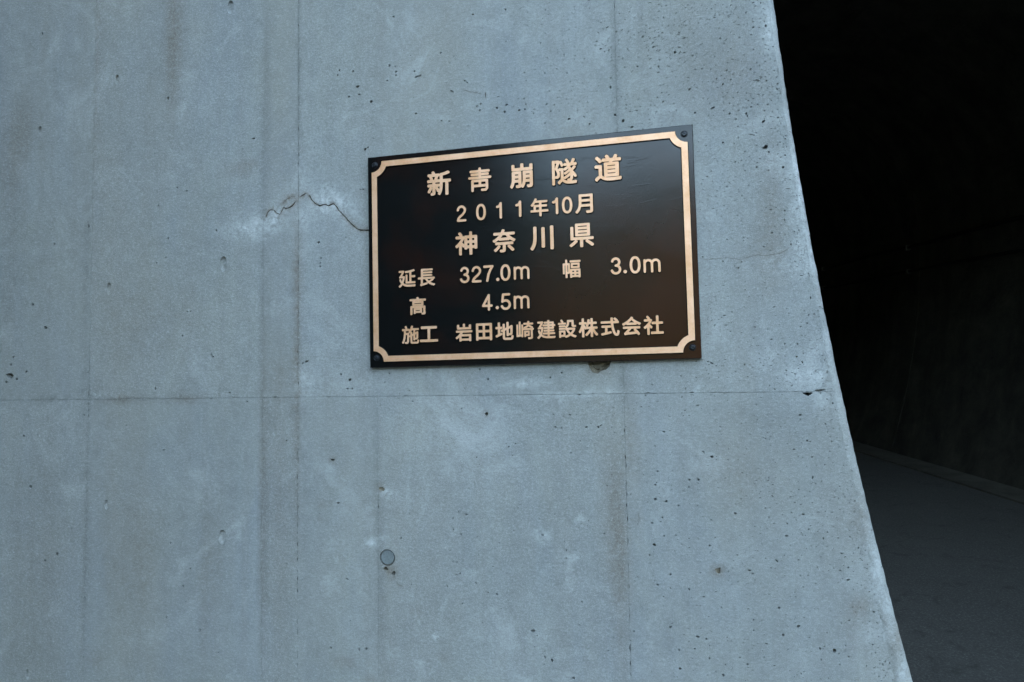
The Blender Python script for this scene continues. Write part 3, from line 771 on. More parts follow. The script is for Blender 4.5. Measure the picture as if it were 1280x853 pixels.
GLYPHS={
'新':'286,-497 302,-500 353,-498 372,-488 384,-470 387,-454 387,24 459,25 470,28 484,35 494,47 500,63 500,114 494,129 486,139 474,147 459,151 157,152 156,298 302,328 419,362 439,378 448,396 449,415 439,437 396,474 380,480 365,480 298,457 208,433 98,410 55,404 39,394 24,372 8,388 -11,394 -152,394 -184,458 -201,486 -211,494 -223,499 -250,500 -286,490 -301,476 -309,462 -312,447 -310,431 -294,396 -442,394 -454,392 -468,384 -478,372 -483,357 -484,317 -481,302 -472,286 -458,276 -442,272 -410,270 -408,255 -386,188 -382,161 -458,159 -470,157 -483,149 -493,137 -499,122 -500,78 -495,63 -481,46 -470,39 -458,37 -290,37 -288,-16 -454,-17 -474,-23 -489,-39 -496,-59 -496,-98 -492,-114 -483,-125 -474,-133 -458,-139 -397,-141 -409,-157 -425,-196 -445,-235 -489,-302 -491,-329 -481,-350 -450,-376 -434,-382 -411,-381 -399,-376 -389,-368 -337,-286 -297,-199 -295,-180 -298,-164 -305,-151 -317,-141 -290,-140 -288,-360 -337,-364 -352,-374 -362,-388 -366,-403 -366,-419 -356,-454 -346,-470 -333,-480 -317,-484 -282,-484 -266,-480 -243,-480 -199,-464 -179,-446 -164,-419 -158,-384 -156,-212 -125,-266 -91,-337 -70,-355 -40,-360 -60,-403 -60,-423 -52,-443 -37,-458 -8,-480 12,-484 32,-480 53,-462 85,-403 110,-337 123,-290 135,-235 148,-145 148,-110 152,-90 152,-8 156,8 156,24 255,25 256,-458 259,-470 265,-482 274,-491|0,-247 -4,-246 -35,-188 -64,-141 -62,-140 -4,-139 20,-129 13,-188|-156,-156 -158,-141 -141,-141|24,-33 8,-21 -8,-17 -156,-17 -158,35 0,37 24,43|16,157 4,159 -70,161 -38,251 -36,270 0,274 14,282 24,294 25,157 24,153|-254,159 -265,212 -285,270 -164,270 -202,161',
'靑':'-327,-498 -308,-500 -288,-494 -271,-482 -261,-465 -258,-447 -258,-312 -253,-311 235,-311 239,-312 238,-352 217,-381 93,-381 75,-385 57,-396 46,-411 40,-429 42,-451 49,-465 60,-478 75,-487 89,-490 250,-491 264,-488 279,-480 290,-469 340,-400 348,-378 349,-46 345,-28 337,-14 319,1 293,7 -311,7 -330,5 -344,-3 -361,-21 -367,-46 -367,-447 -364,-465 -355,-480 -343,-491|-257,-200 -257,-103 -60,-102 -55,-105 -56,-201|57,-201 57,-103 235,-102 239,-104 239,-199|-451,23 -435,21 435,21 457,25 472,34 483,48 489,63 490,81 487,96 478,110 465,122 450,129 435,131 55,132 57,158 333,158 359,165 370,174 380,187 385,201 386,216 384,231 376,245 366,256 352,264 333,268 60,268 55,271 56,285 392,287 414,298 428,316 434,340 430,362 424,373 414,384 399,392 384,396 57,396 55,453 49,471 38,485 27,493 2,500 -13,499 -27,493 -38,485 -48,471 -54,453 -56,396 -381,396 -399,392 -413,384 -424,372 -431,358 -434,340 -430,322 -422,307 -410,296 -395,288 -381,286 -55,285 -55,271 -60,268 -333,268 -351,264 -366,256 -376,245 -382,234 -386,220 -386,205 -381,190 -373,178 -364,169 -348,161 -333,158 -56,158 -55,132 -435,131 -450,129 -464,122 -478,110 -487,96 -490,78 -488,59 -481,45 -468,31',
'崩':'33,-497 53,-500 72,-493 90,-478 104,-458 143,-376 156,-337 170,-274 174,-273 340,-274 340,-372 256,-375 237,-386 225,-403 223,-427 237,-470 245,-483 256,-493 280,-500 346,-500 362,-496 382,-495 405,-489 429,-478 452,-454 465,-427 471,-395 471,141 464,165 448,181 425,187 104,187 84,183 68,171 61,157 58,141 58,-149 54,-164 54,-200 46,-250 30,-313 6,-370 4,141 2,157 -5,169 -18,181 -38,187 -343,187 -367,181 -382,165 -389,141 -389,-94 -393,-109 -393,-164 -397,-180 -397,-196 -405,-247 -420,-305 -443,-364 -470,-415 -471,-435 -465,-450 -443,-474 -418,-492 -398,-496 -378,-492 -367,-484 -351,-466 -321,-407 -295,-333 -281,-273 -124,-273 -123,-372 -198,-375 -216,-384 -228,-399 -232,-415 -232,-431 -222,-466 -215,-478 -202,-490 -186,-495 -108,-496 -53,-484 -30,-471 -14,-454 17,-488|186,-154 186,-100 340,-102 339,-154|-265,-150 -266,-137 -261,-100 -123,-102 -124,-150|-261,19 -261,64 -123,63 -124,19|186,19 186,64 340,63 339,19|-366,200 -351,198 437,199 448,204 458,212 466,224 470,235 469,431 464,443 456,453 444,461 433,465 378,465 366,463 353,455 342,443 337,427 335,324 100,324 98,459 92,478 80,492 64,499 2,500 -10,496 -22,488 -30,478 -35,467 -38,324 -265,324 -266,424 -269,435 -275,447 -288,459 -304,465 -363,464 -375,459 -388,447 -394,435 -397,420 -396,235 -386,214',
'隧':'-453,-500 -398,-500 -380,-488 -371,-472 -369,-242 -366,-235 -355,-248 -339,-255 -291,-256 -267,-251 -248,-245 -224,-232 -204,-213 -192,-195 -175,-139 -175,-52 -180,-17 -198,35 -192,37 -148,37 -146,35 -146,-286 -148,-291 -176,-308 -200,-327 -254,-381 -262,-393 -265,-409 -262,-429 -253,-445 -228,-474 -216,-480 -204,-482 -188,-480 -176,-474 -160,-459 -121,-408 -97,-388 -85,-383 -77,-384 -18,-427 34,-455 69,-468 125,-481 149,-482 168,-486 311,-486 331,-482 418,-482 450,-475 464,-464 474,-445 479,-421 479,-397 471,-377 458,-365 442,-360 418,-360 398,-364 351,-364 335,-368 279,-368 274,-365 301,-338 319,-302 332,-258 336,-231 336,-203 343,-164 385,-231 394,-240 406,-246 426,-248 443,-242 468,-219 477,-203 479,-187 476,-175 444,-120 386,-42 334,19 334,23 417,106 440,134 447,154 444,174 428,193 402,210 386,215 367,212 348,197 312,150 275,109 242,166 227,182 264,223 446,224 466,231 478,244 483,261 483,296 478,312 468,324 458,330 446,333 371,334 365,336 418,439 418,463 406,481 386,493 359,500 339,499 323,492 311,479 289,423 245,336 240,334 204,334 201,336 202,356 197,372 165,431 133,481 121,492 109,498 89,500 73,497 58,488 44,475 37,459 36,443 41,427 65,387 89,335 85,334 6,333 -10,328 -20,320 -28,308 -34,272 -63,344 -97,411 -109,426 -121,433 -145,436 -172,425 -188,441 -212,455 -232,460 -446,460 -462,455 -472,447 -480,435 -483,419 -483,-460 -481,-472 -475,-484 -465,-494|97,-358 62,-347 10,-319 -30,-290 -32,-286 -31,-270 -30,-269 -12,-286 2,-294 22,-295 38,-292 94,-262 157,-221 224,-165 226,-171 226,-195 222,-223 218,-246 209,-266 204,-274 192,-281 145,-281 133,-284 123,-290 113,-302 108,-318 113,-358 109,-360|-30,-204 -32,-199 -32,75 -30,78 -20,63 2,42 18,38 34,38 62,50 85,65 149,111 164,90 162,86 137,61 89,26 42,-4 -6,-30 -16,-40 -21,-52 -23,-68 -20,-80 -6,-102 9,-116 26,-121 46,-120 86,-100 149,-58 187,-28 204,-11 210,-21 209,-32 149,-93 97,-133 22,-179|-366,-157 -369,-151 -369,106 -366,115 -360,102 -337,75 -301,7 -285,-60 -285,-108 -294,-139 -311,-146 -347,-147|-236,109 -256,138 -184,345 -163,300 -133,221 -125,211 -113,203 -101,200 -85,201 -53,213 -37,229 -30,254 -18,234 2,224 105,224 111,221 65,184 -14,136 -34,117 -45,137 -65,147 -192,147 -208,144 -220,137 -228,126|-366,145 -369,154 -369,340 -366,342 -307,342 -304,340 -304,336 -313,304',
'道':'-449,-497 -429,-500 -409,-493 -383,-469 -373,-455 -339,-421 -317,-404 -293,-392 -277,-393 -217,-433 -154,-465 -98,-482 -22,-496 10,-496 30,-500 234,-500 254,-496 354,-496 374,-492 442,-491 466,-485 482,-475 490,-465 495,-453 504,-417 504,-397 500,-385 492,-373 482,-365 466,-359 418,-359 402,-363 358,-363 342,-367 274,-367 258,-371 2,-371 -14,-367 -38,-367 -62,-363 -114,-349 366,-348 386,-344 402,-331 410,-318 412,-302 412,162 408,182 394,199 382,206 370,208 174,210 186,239 454,239 474,244 491,258 500,278 500,326 496,338 488,350 474,360 458,364 330,366 362,418 365,434 363,454 355,469 342,482 294,496 266,493 248,481 216,422 184,370 178,364 74,364 70,386 58,410 28,458 2,487 -10,496 -26,500 -42,499 -62,493 -86,482 -96,473 -104,462 -108,446 -104,422 -68,366 -186,364 -201,360 -215,350 -225,334 -229,290 -287,362 -377,450 -393,456 -413,455 -453,432 -467,418 -474,402 -475,382 -469,366 -397,288 -343,218 -321,202 -293,200 -269,210 -235,234 -227,246 -221,262 -205,246 -186,239 42,238 34,210 -114,208 -126,204 -138,196 -146,186 -151,174 -152,-302 -146,-326 -130,-341 -134,-343 -178,-319 -223,-290 -223,78 -226,94 -233,108 -249,120 -265,124 -457,125 -481,118 -497,102 -504,82 -504,38 -497,18 -485,5 -473,-2 -461,-4 -356,-6 -356,-286 -409,-318 -451,-349 -493,-392 -503,-413 -503,-429 -497,-445 -471,-481|-18,-227 -18,-196 275,-198 274,-227|-18,-83 -18,-53 275,-54 274,-83|-18,61 -18,91 275,90 274,61',
'年':'11,-497 27,-500 85,-498 102,-490 115,-474 119,-454 120,-262 452,-262 464,-259 475,-253 489,-236 493,-216 492,-166 481,-146 471,-138 460,-133 119,-131 120,15 385,16 401,21 413,32 420,45 423,61 423,103 420,115 409,133 389,144 120,145 119,248 413,251 432,261 444,279 447,295 445,345 440,357 430,369 417,376 405,379 -153,379 -157,380 -137,423 -135,435 -135,455 -141,470 -157,486 -177,494 -204,500 -231,499 -247,491 -262,474 -284,419 -313,361 -342,310 -374,263 -418,207 -469,156 -479,135 -478,111 -469,94 -426,59 -407,51 -387,52 -371,59 -325,109 -323,107 -323,-131 -453,-132 -473,-138 -486,-150 -493,-166 -493,-228 -488,-240 -478,-252 -465,-259 -453,-262 -20,-262 -18,-462 -9,-483|-192,-132 -192,15 -19,14 -20,-132|-297,141 -299,142 -269,181 -223,249 -19,248 -20,145 -278,145',
'月':'139,-497 155,-500 217,-500 237,-496 303,-496 373,-482 411,-462 433,-439 448,-411 455,-373 455,452 452,468 445,481 435,490 423,497 406,500 -225,500 -241,497 -254,490 -263,481 -270,468 -273,456 -273,60 -277,43 -281,-31 -302,-138 -334,-229 -384,-316 -421,-353 -450,-390 -455,-411 -452,-431 -442,-448 -406,-483 -394,-491 -382,-495 -365,-495 -353,-491 -340,-483 -307,-449 -265,-394 -225,-328 -196,-266 -163,-162 307,-162 309,-353 126,-355 105,-364 91,-382 87,-394 87,-411 105,-464 122,-487|-138,-24 -140,-14 -136,2 -135,43 -131,60 -130,102 309,101 307,-24|-130,236 -130,362 309,361 307,236',
'神':'-297,-497 -286,-500 -247,-500 -231,-497 -214,-486 -203,-466 -200,-107 -167,-148 -154,-161 -142,-167 -126,-170 -111,-168 -99,-163 -88,-154 -85,-229 -74,-249 -56,-260 -45,-263 -2,-263 17,-259 29,-251 37,-241 45,-216 131,-218 132,-462 136,-474 144,-486 153,-494 169,-499 216,-500 231,-497 249,-486 258,-470 261,-455 262,-216 352,-216 359,-233 367,-243 379,-251 394,-255 449,-254 464,-246 476,-233 483,-210 483,292 480,307 466,327 445,336 262,337 260,463 252,482 239,494 219,500 173,500 153,494 140,482 134,470 132,459 130,337 -49,336 -60,333 -72,325 -88,301 -107,315 -119,320 -169,323 -163,342 -165,365 -173,381 -214,439 -233,463 -255,482 -274,488 -297,487 -317,478 -340,460 -349,443 -350,424 -344,404 -288,323 -433,321 -453,312 -465,299 -471,280 -470,233 -462,214 -445,200 -426,196 -230,194 -237,179 -276,121 -325,60 -393,-8 -426,-37 -464,-64 -476,-78 -483,-97 -480,-117 -461,-159 -445,-176 -426,-185 -410,-185 -395,-179 -350,-144 -328,-122 -327,-124 -327,-458 -324,-470 -318,-482 -309,-491|45,-91 43,0 130,1 131,-89|262,-91 261,0 352,1 353,-89|-88,-44 -126,-6 -136,8 -177,47 -177,51 -126,128 -105,167 -88,206|45,123 43,210 130,211 131,124|262,123 262,211 353,210 352,123',
'奈':'-160,-497 -144,-500 -59,-500 -20,-495 27,-480 52,-458 62,-439 69,-415 70,-176 359,-176 374,-173 394,-160 404,-138 404,-92 402,-80 395,-68 378,-54 359,-50 -351,-50 -367,-53 -378,-59 -390,-72 -395,-84 -396,-135 -394,-146 -388,-158 -378,-167 -367,-173 -351,-176 -65,-177 -65,-376 -168,-379 -187,-390 -195,-400 -200,-412 -200,-435 -185,-474 -176,-488|-394,-462 -371,-464 -351,-456 -304,-417 -215,-327 -182,-287 -163,-252 -163,-224 -168,-212 -178,-201 -191,-193 -222,-183 -250,-183 -265,-189 -285,-207 -320,-254 -376,-310 -445,-363 -452,-376 -455,-388 -451,-412 -429,-437|351,-462 367,-465 382,-462 431,-431 439,-419 443,-404 442,-384 434,-369 419,-349 339,-269 246,-189 226,-183 207,-184 164,-207 152,-220 146,-236 147,-256 155,-271 253,-365 335,-453|-444,-60 -429,-63 -413,-62 -374,-43 -300,2 -242,46 -224,21 -211,14 -199,11 203,11 218,14 230,20 239,29 250,47 289,18 367,-31 413,-54 429,-55 445,-51 474,-25 494,2 498,25 495,37 489,49 472,64 437,80 378,113 328,149 287,181 228,240 433,241 449,244 466,256 477,275 478,326 474,341 460,358 449,365 437,367 8,367 6,369 32,431 34,451 31,466 21,482 8,492 -35,500 -66,498 -78,493 -90,483 -100,466 -125,400 -140,369 -144,367 -425,367 -445,363 -456,355 -464,345 -471,322 -469,275 -462,259 -449,248 -425,241 -228,240 -242,222 -283,181 -316,152 -386,102 -429,76 -476,53 -489,41 -495,29 -498,18 -497,2 -494,-10 -462,-49|-140,137 -142,138 -134,150 -100,189 -62,241 70,241 104,193 150,138',
'川':'378,-497 395,-500 444,-500 460,-497 473,-490 482,-481 489,-468 492,-456 492,456 487,473 479,485 464,496 448,500 390,500 374,496 356,481 349,469 347,456 347,-452 349,-468 356,-481 366,-490|-427,-493 -403,-495 -380,-485 -360,-464 -321,-407 -275,-312 -245,-205 -228,-103 -227,-66 -223,-45 -223,0 -219,21 -219,448 -222,465 -230,479 -242,489 -259,495 -312,496 -329,493 -349,479 -360,456 -360,95 -364,78 -364,-20 -368,-37 -369,-78 -385,-173 -409,-255 -444,-329 -485,-386 -492,-407 -490,-431 -482,-448 -442,-485|13,-403 29,-405 78,-405 95,-403 107,-396 116,-386 123,-374 126,-362 126,411 121,428 113,440 99,450 82,455 25,455 8,450 -10,436 -16,423 -19,411 -19,-357 -16,-374 -10,-386 0,-396',
'県':'-40,-500 33,-500 50,-490 62,-471 63,-192 66,-189 202,-190 205,-192 170,-216 161,-233 161,-262 167,-274 177,-285 296,-371 407,-463 424,-468 440,-467 481,-440 499,-422 506,-405 505,-385 496,-369 442,-323 374,-272 256,-192 263,-189 456,-189 473,-186 488,-175 497,-158 499,-110 496,-93 481,-75 469,-69 456,-67 -328,-67 -331,-64 -332,346 -342,367 -361,379 -419,381 -435,378 -454,363 -460,351 -461,338 -460,-159 -448,-178 -427,-188 -279,-189 -272,-192 -378,-284 -493,-366 -501,-377 -506,-389 -506,-405 -503,-418 -493,-433 -452,-465 -427,-468 -402,-459 -281,-369 -201,-301 -170,-270 -164,-258 -162,-245 -164,-233 -170,-221 -185,-208 -223,-192 -213,-189 -74,-189 -71,-192 -71,-463 -68,-475 -61,-486 -53,-494|-233,-36 313,-37 329,-34 341,-26 352,-11 355,5 355,457 352,474 344,486 329,497 313,500 -222,500 -238,497 -250,489 -261,474 -264,457 -264,5 -262,-7 -256,-19 -246,-29|-139,69 -142,71 -142,104 -139,107 222,107 225,104 225,71 222,69|-139,212 -142,215 -142,248 -139,250 222,250 225,248 225,215 222,212|-139,356 -142,359 -142,392 -139,394 222,394 225,392 225,359 222,356',
'延':'-440,-499 -425,-500 -414,-497 -379,-475 -335,-435 -274,-361 -231,-392 -159,-425 -131,-435 -72,-452 -28,-460 35,-468 63,-468 79,-472 453,-472 469,-465 478,-455 496,-406 498,-387 493,-372 481,-358 465,-351 330,-350 310,-354 179,-354 163,-350 79,-350 63,-346 31,-346 -60,-330 -119,-311 -175,-284 -214,-256 -214,-248 -179,-161 -163,-105 -143,-18 -126,89 -128,105 -134,117 -143,127 -155,133 -187,142 -278,143 -285,145 -218,256 -156,379 -155,399 -161,415 -179,433 -204,447 -235,448 -251,445 -457,444 -469,441 -480,435 -487,427 -493,414 -494,360 -487,344 -473,331 -453,326 -318,326 -315,324 -354,248 -408,161 -438,125 -466,97 -470,85 -470,66 -457,33 -445,20 -425,13 -410,14 -390,24 -263,24 -259,22 -261,6 -285,-93 -302,-146 -306,-151 -332,-101 -354,-42 -370,-24 -386,-17 -410,-18 -441,-32 -451,-42 -457,-54 -458,-85 -436,-145 -398,-221 -365,-268 -365,-272 -380,-296 -416,-340 -433,-357 -473,-389 -489,-405 -497,-419 -498,-439 -491,-455 -457,-489|-63,-288 453,-290 473,-284 488,-269 494,-252 493,-205 484,-186 469,-175 453,-171 262,-171 260,-169 260,46 262,48 453,49 473,59 481,70 485,81 484,137 475,153 461,163 445,166 262,166 260,169 260,344 262,347 322,359 429,388 445,397 455,411 458,431 453,451 410,495 393,500 373,499 330,485 234,461 151,445 59,429 -76,412 -104,404 -119,388 -124,376 -125,364 -114,328 -100,309 -84,300 -48,299 115,322 131,324 133,320 133,-169 131,-171 31,-171 29,-169 29,177 24,197 14,209 0,216 -56,218 -68,215 -78,209 -91,189 -93,-252 -90,-264 -84,-275 -76,-282',
'長':'-333,-499 -301,-499 -226,-476 48,-405 69,-393 80,-378 87,-337 86,-320 131,-359 218,-416 314,-459 351,-473 447,-500 468,-497 486,-482 513,-441 518,-428 517,-407 504,-386 480,-374 405,-355 347,-334 273,-299 248,-283 348,-224 426,-173 439,-159 444,-146 444,-129 436,-108 439,-106 480,-104 501,-90 508,-79 511,-67 511,-21 506,-4 493,10 480,16 468,18 -189,18 -191,21 -191,62 -189,65 327,65 343,68 354,75 364,86 369,100 369,145 358,166 347,175 335,179 -189,180 -191,183 -191,220 -189,223 339,224 360,238 366,249 369,262 368,307 360,322 347,333 327,338 -189,338 -191,341 -191,382 -189,385 368,385 389,396 398,407 402,419 402,465 395,482 385,492 372,498 360,500 -284,500 -305,495 -319,482 -325,469 -327,457 -327,21 -330,18 -484,17 -497,12 -509,2 -515,-8 -518,-25 -517,-75 -507,-91 -492,-102 -475,-106 -342,-106 -340,-108 -340,-337 -343,-349 -353,-366 -376,-391 -380,-403 -381,-420 -378,-436 -359,-479 -349,-490|-205,-343 -208,-341 -208,-108 -205,-106 -72,-106 -16,-204 32,-264 57,-291 19,-290|148,-205 101,-154 72,-112 69,-108 73,-106 302,-106 307,-108 210,-172 155,-204',
'幅':'-315,-499 -261,-498 -243,-487 -234,-471 -231,-263 -230,-262 -214,-273 -202,-276 -175,-276 -151,-271 -120,-254 -108,-240 -100,-223 -98,-232 -97,-463 -90,-483 -73,-497 -57,-500 -10,-498 9,-487 22,-465 347,-465 351,-467 361,-483 375,-493 387,-496 430,-496 446,-491 456,-483 464,-471 467,-455 467,-55 464,-39 457,-29 442,-17 426,-14 -57,-14 -76,-19 -92,-35 -95,-27 -96,275 -108,293 -127,303 -230,304 -232,306 -233,467 -237,480 -247,491 -257,497 -273,500 -308,500 -320,497 -334,487 -342,475 -345,459 -345,306 -347,304 -453,302 -465,296 -475,287 -481,275 -482,263 -482,-247 -477,-268 -461,-283 -445,-288 -406,-286 -388,-275 -379,-258 -377,184 -375,187 -347,187 -345,184 -345,-459 -343,-471 -337,-483 -328,-492|22,-356 19,-353 19,-298 22,-296 120,-296 122,-298 122,-353 120,-356|238,-356 235,-353 235,-298 238,-296 347,-296 350,-298 350,-353 347,-356|22,-187 19,-184 19,-126 22,-123 120,-123 122,-126 122,-184 120,-187|238,-187 235,-184 235,-126 238,-123 347,-123 350,-126 350,-184 347,-187|-230,-168 -232,-165 -232,184 -230,187 -202,187 -200,184 -200,-161 -202,-163 -218,-164|-21,20 387,18 407,24 420,35 427,55 427,267 422,287 406,303 387,308 -10,308 -30,302 -43,290 -50,271 -50,59 -49,47 -43,35 -33,26|65,127 62,130 62,196 65,199 308,199 311,196 311,130 308,127|-75,334 446,332 465,340 477,353 482,369 482,408 477,424 469,434 457,442 446,445 -69,445 -84,440 -95,432 -102,420 -105,408 -105,369 -102,357 -92,343',
'高':'-411,-497 -396,-500 -353,-500 -342,-497 -324,-486 -313,-466 -310,-118 310,-118 311,-376 244,-378 228,-382 226,-380 238,-365 243,-349 243,-166 236,-142 221,-127 209,-121 197,-120 -205,-120 -224,-125 -241,-138 -248,-150 -250,-162 -249,-408 -238,-427 -220,-439 -209,-441 -166,-441 -150,-437 -135,-425 -127,-412 -123,-391 197,-391 217,-386 219,-388 209,-400 204,-412 204,-435 219,-470 240,-488 260,-492 345,-492 373,-487 408,-474 431,-451 439,-435 445,-412 446,-41 439,-17 423,-2 400,5 -396,5 -419,-2 -435,-17 -441,-37 -441,-454 -439,-470 -432,-482 -423,-491|-123,-276 -123,-235 116,-236 115,-276|-294,10 -279,7 302,8 324,22 332,33 336,45 336,224 334,240 327,252 318,261 302,269 295,270 -291,269 -306,261 -315,252 -322,240 -324,224 -324,45 -314,24|-189,118 -189,155 198,154 197,118|-450,275 -435,272 439,273 451,275 462,282 476,299 480,314 480,353 476,369 466,382 455,390 439,395 76,395 53,459 41,480 29,491 18,497 -10,500 -53,488 -64,480 -72,470 -78,455 -79,435 -68,396 -72,395 -435,395 -454,390 -468,380 -478,365 -480,353 -480,318 -478,302 -471,291 -462,282',
'施':'-288,-498 -230,-500 -182,-494 -143,-477 -119,-451 -103,-415 -94,-372 -94,-352 -86,-301 -86,-249 -82,-233 -82,-150 -75,-123 -66,-134 -52,-142 -28,-144 -12,-139 -10,-142 -9,-392 0,-427 12,-452 27,-469 47,-483 64,-491 114,-500 372,-500 415,-493 448,-479 465,-463 490,-415 503,-356 504,-324 499,-309 486,-295 439,-276 415,-279 403,-286 395,-296 390,-313 390,-340 385,-368 376,-382 360,-386 134,-386 111,-380 108,-372 108,-87 111,-81 142,-65 158,-60 160,-63 161,-289 168,-309 182,-321 198,-326 237,-326 249,-324 261,-318 271,-309 276,-297 279,-253 281,-250 290,-261 304,-269 360,-270 399,-259 415,-251 426,-241 443,-210 452,-166 452,-63 456,-43 455,139 447,153 435,163 402,174 384,176 368,171 351,158 281,125 278,131 277,214 273,226 263,238 269,240 455,240 475,245 488,257 496,277 495,325 491,336 482,347 471,355 455,358 134,358 130,360 155,443 152,467 145,479 130,489 87,499 71,500 51,493 37,475 3,364 -14,321 -36,278 -43,313 -52,323 -64,331 -79,334 -178,334 -181,336 -182,360 -188,380 -229,475 -246,491 -257,495 -273,496 -285,494 -321,481 -331,471 -337,455 -336,431 -314,380 -299,336 -301,334 -463,334 -479,329 -490,321 -497,309 -500,293 -500,245 -490,226 -479,217 -467,213 -392,212 -388,210 -390,91 -393,75 -394,20 -397,4 -398,-32 -401,-47 -409,-134 -434,-253 -463,-336 -503,-407 -504,-431 -494,-451 -459,-481 -443,-487 -428,-488 -416,-485 -405,-479 -394,-467 -380,-443 -350,-380 -329,-320 -313,-265 -292,-154 -280,-59 -280,-28 -276,-8 -273,-5 -198,-5 -196,-8 -196,-103 -199,-119 -200,-194 -203,-210 -204,-257 -207,-273 -208,-305 -212,-336 -220,-376 -226,-382 -313,-384 -331,-396 -341,-415 -341,-439 -336,-463 -331,-475 -313,-491|281,-175 278,-170 278,-4 340,26 342,20 342,-28 339,-47 338,-162 332,-165 300,-165|-75,-42 -78,-39 -78,-20 -74,0 -74,75 -76,87 -82,99 -95,112 -111,116 -265,116 -268,119 -268,210 -265,212 -75,212 -74,210 -93,186 -107,162 -108,143 -104,127 -95,116 -56,85 -32,82 -12,89 -10,83 -10,-8 -16,-13|111,46 108,52 108,127 103,143 95,153 83,161 42,166 83,240 174,239 175,238 164,222 161,210 160,71 154,66',
'工':'-568,-497 -549,-500 550,-500 569,-497 589,-485 599,-473 606,-453 606,-381 601,-367 591,-352 579,-342 565,-336 86,-333 86,328 487,329 507,333 531,350 543,376 543,453 538,468 528,482 512,495 487,500 -482,500 -501,497 -520,485 -530,473 -537,453 -538,381 -535,367 -527,352 -516,341 -501,333 -482,329 -90,328 -90,-333 -549,-334 -569,-338 -590,-352 -602,-371 -605,-386 -606,-444 -602,-463 -594,-477 -583,-489',
'岩':'-246,-497 -234,-500 -188,-500 -168,-496 -157,-488 -149,-478 -141,-454 289,-454 300,-480 312,-490 323,-495 382,-496 393,-493 406,-486 419,-470 423,-455 423,-129 419,-110 405,-93 393,-87 378,-84 -116,-83 -64,0 447,0 463,2 482,16 492,37 492,87 490,99 482,112 467,124 447,129 -428,129 -443,126 -457,118 -467,107 -473,91 -473,41 -470,29 -464,18 -447,4 -428,0 -221,-2 -256,-52 -304,-108 -374,-174 -420,-209 -474,-244 -486,-257 -492,-277 -488,-300 -461,-339 -440,-354 -416,-357 -389,-346 -331,-308 -277,-263 -275,-463 -265,-484|-141,-328 -141,-210 290,-211 289,-328|-373,180 -358,178 393,179 405,184 414,192 422,204 426,215 425,417 420,428 412,438 401,446 389,450 331,450 320,448 306,440 296,428 290,413 289,307 76,307 74,455 70,475 58,490 41,499 -21,500 -33,496 -45,488 -52,479 -58,463 -60,307 -269,307 -271,409 -273,421 -279,432 -292,444 -308,450 -370,449 -382,444 -394,432 -401,421 -404,405 -403,215 -393,194',
'田':'-450,-497 -434,-500 -383,-500 -362,-493 -349,-482 -341,-468 -336,-432 332,-432 334,-459 338,-472 349,-487 366,-497 383,-500 438,-500 455,-495 470,-484 480,-468 483,-451 483,451 478,472 468,487 451,497 434,500 -434,500 -455,495 -470,484 -480,468 -483,451 -483,-451 -480,-468 -473,-480 -463,-490|-336,-287 -338,-32 -83,-30 -81,-286|66,-287 66,-30 333,-32 332,-287|-336,111 -336,359 -81,358 -83,111|66,111 66,359 333,358 332,111',
'地':'32,-497 47,-500 354,-500 394,-494 438,-477 471,-446 493,-402 507,-350 512,-294 505,-270 497,-260 485,-252 449,-239 434,-236 410,-242 390,-262 384,-278 383,-306 375,-346 368,-362 362,-368 350,-371 55,-371 36,-366 32,-362 26,-322 28,18 111,54 112,52 113,-246 115,-258 122,-270 131,-280 143,-286 155,-289 203,-289 223,-282 235,-272 242,-258 246,-223 262,-239 286,-245 354,-241 394,-229 418,-216 431,-203 444,-183 456,-147 460,-119 460,-79 464,-59 464,179 468,199 468,259 465,275 456,291 442,301 406,316 386,317 358,307 338,289 246,251 245,462 241,474 233,486 223,494 207,500 147,499 129,490 117,474 112,454 112,199 111,195 95,188 43,166 28,160 26,164 26,355 20,379 4,395 -16,401 -68,400 -84,395 -94,387 -102,375 -106,359 -107,104 -188,68 -201,56 -209,36 -209,16 -199,-12 -189,-32 -176,-45 -164,-51 -148,-54 -132,-51 -112,-42 -107,-43 -106,-322 -103,-338 -102,-382 -90,-422 -72,-451 -48,-473 -8,-490|-466,-346 -446,-349 -430,-346 -187,-237 -132,-208 -120,-195 -115,-183 -113,-155 -120,-131 -132,-109 -148,-97 -164,-93 -179,-93 -243,-119 -244,-115 -244,112 -164,113 -152,116 -140,122 -128,136 -123,148 -121,203 -124,215 -130,227 -140,237 -152,243 -164,246 -244,247 -245,450 -249,462 -257,474 -267,482 -279,487 -343,487 -363,476 -374,458 -377,442 -377,247 -478,244 -498,233 -506,223 -511,211 -512,152 -506,136 -494,122 -482,116 -470,113 -377,112 -378,-175 -486,-219 -503,-235 -512,-254 -511,-278 -492,-322 -482,-336|246,-137 245,108 270,122 334,148 335,140 331,120 331,-75 328,-91 327,-115 322,-120 270,-122 258,-127',
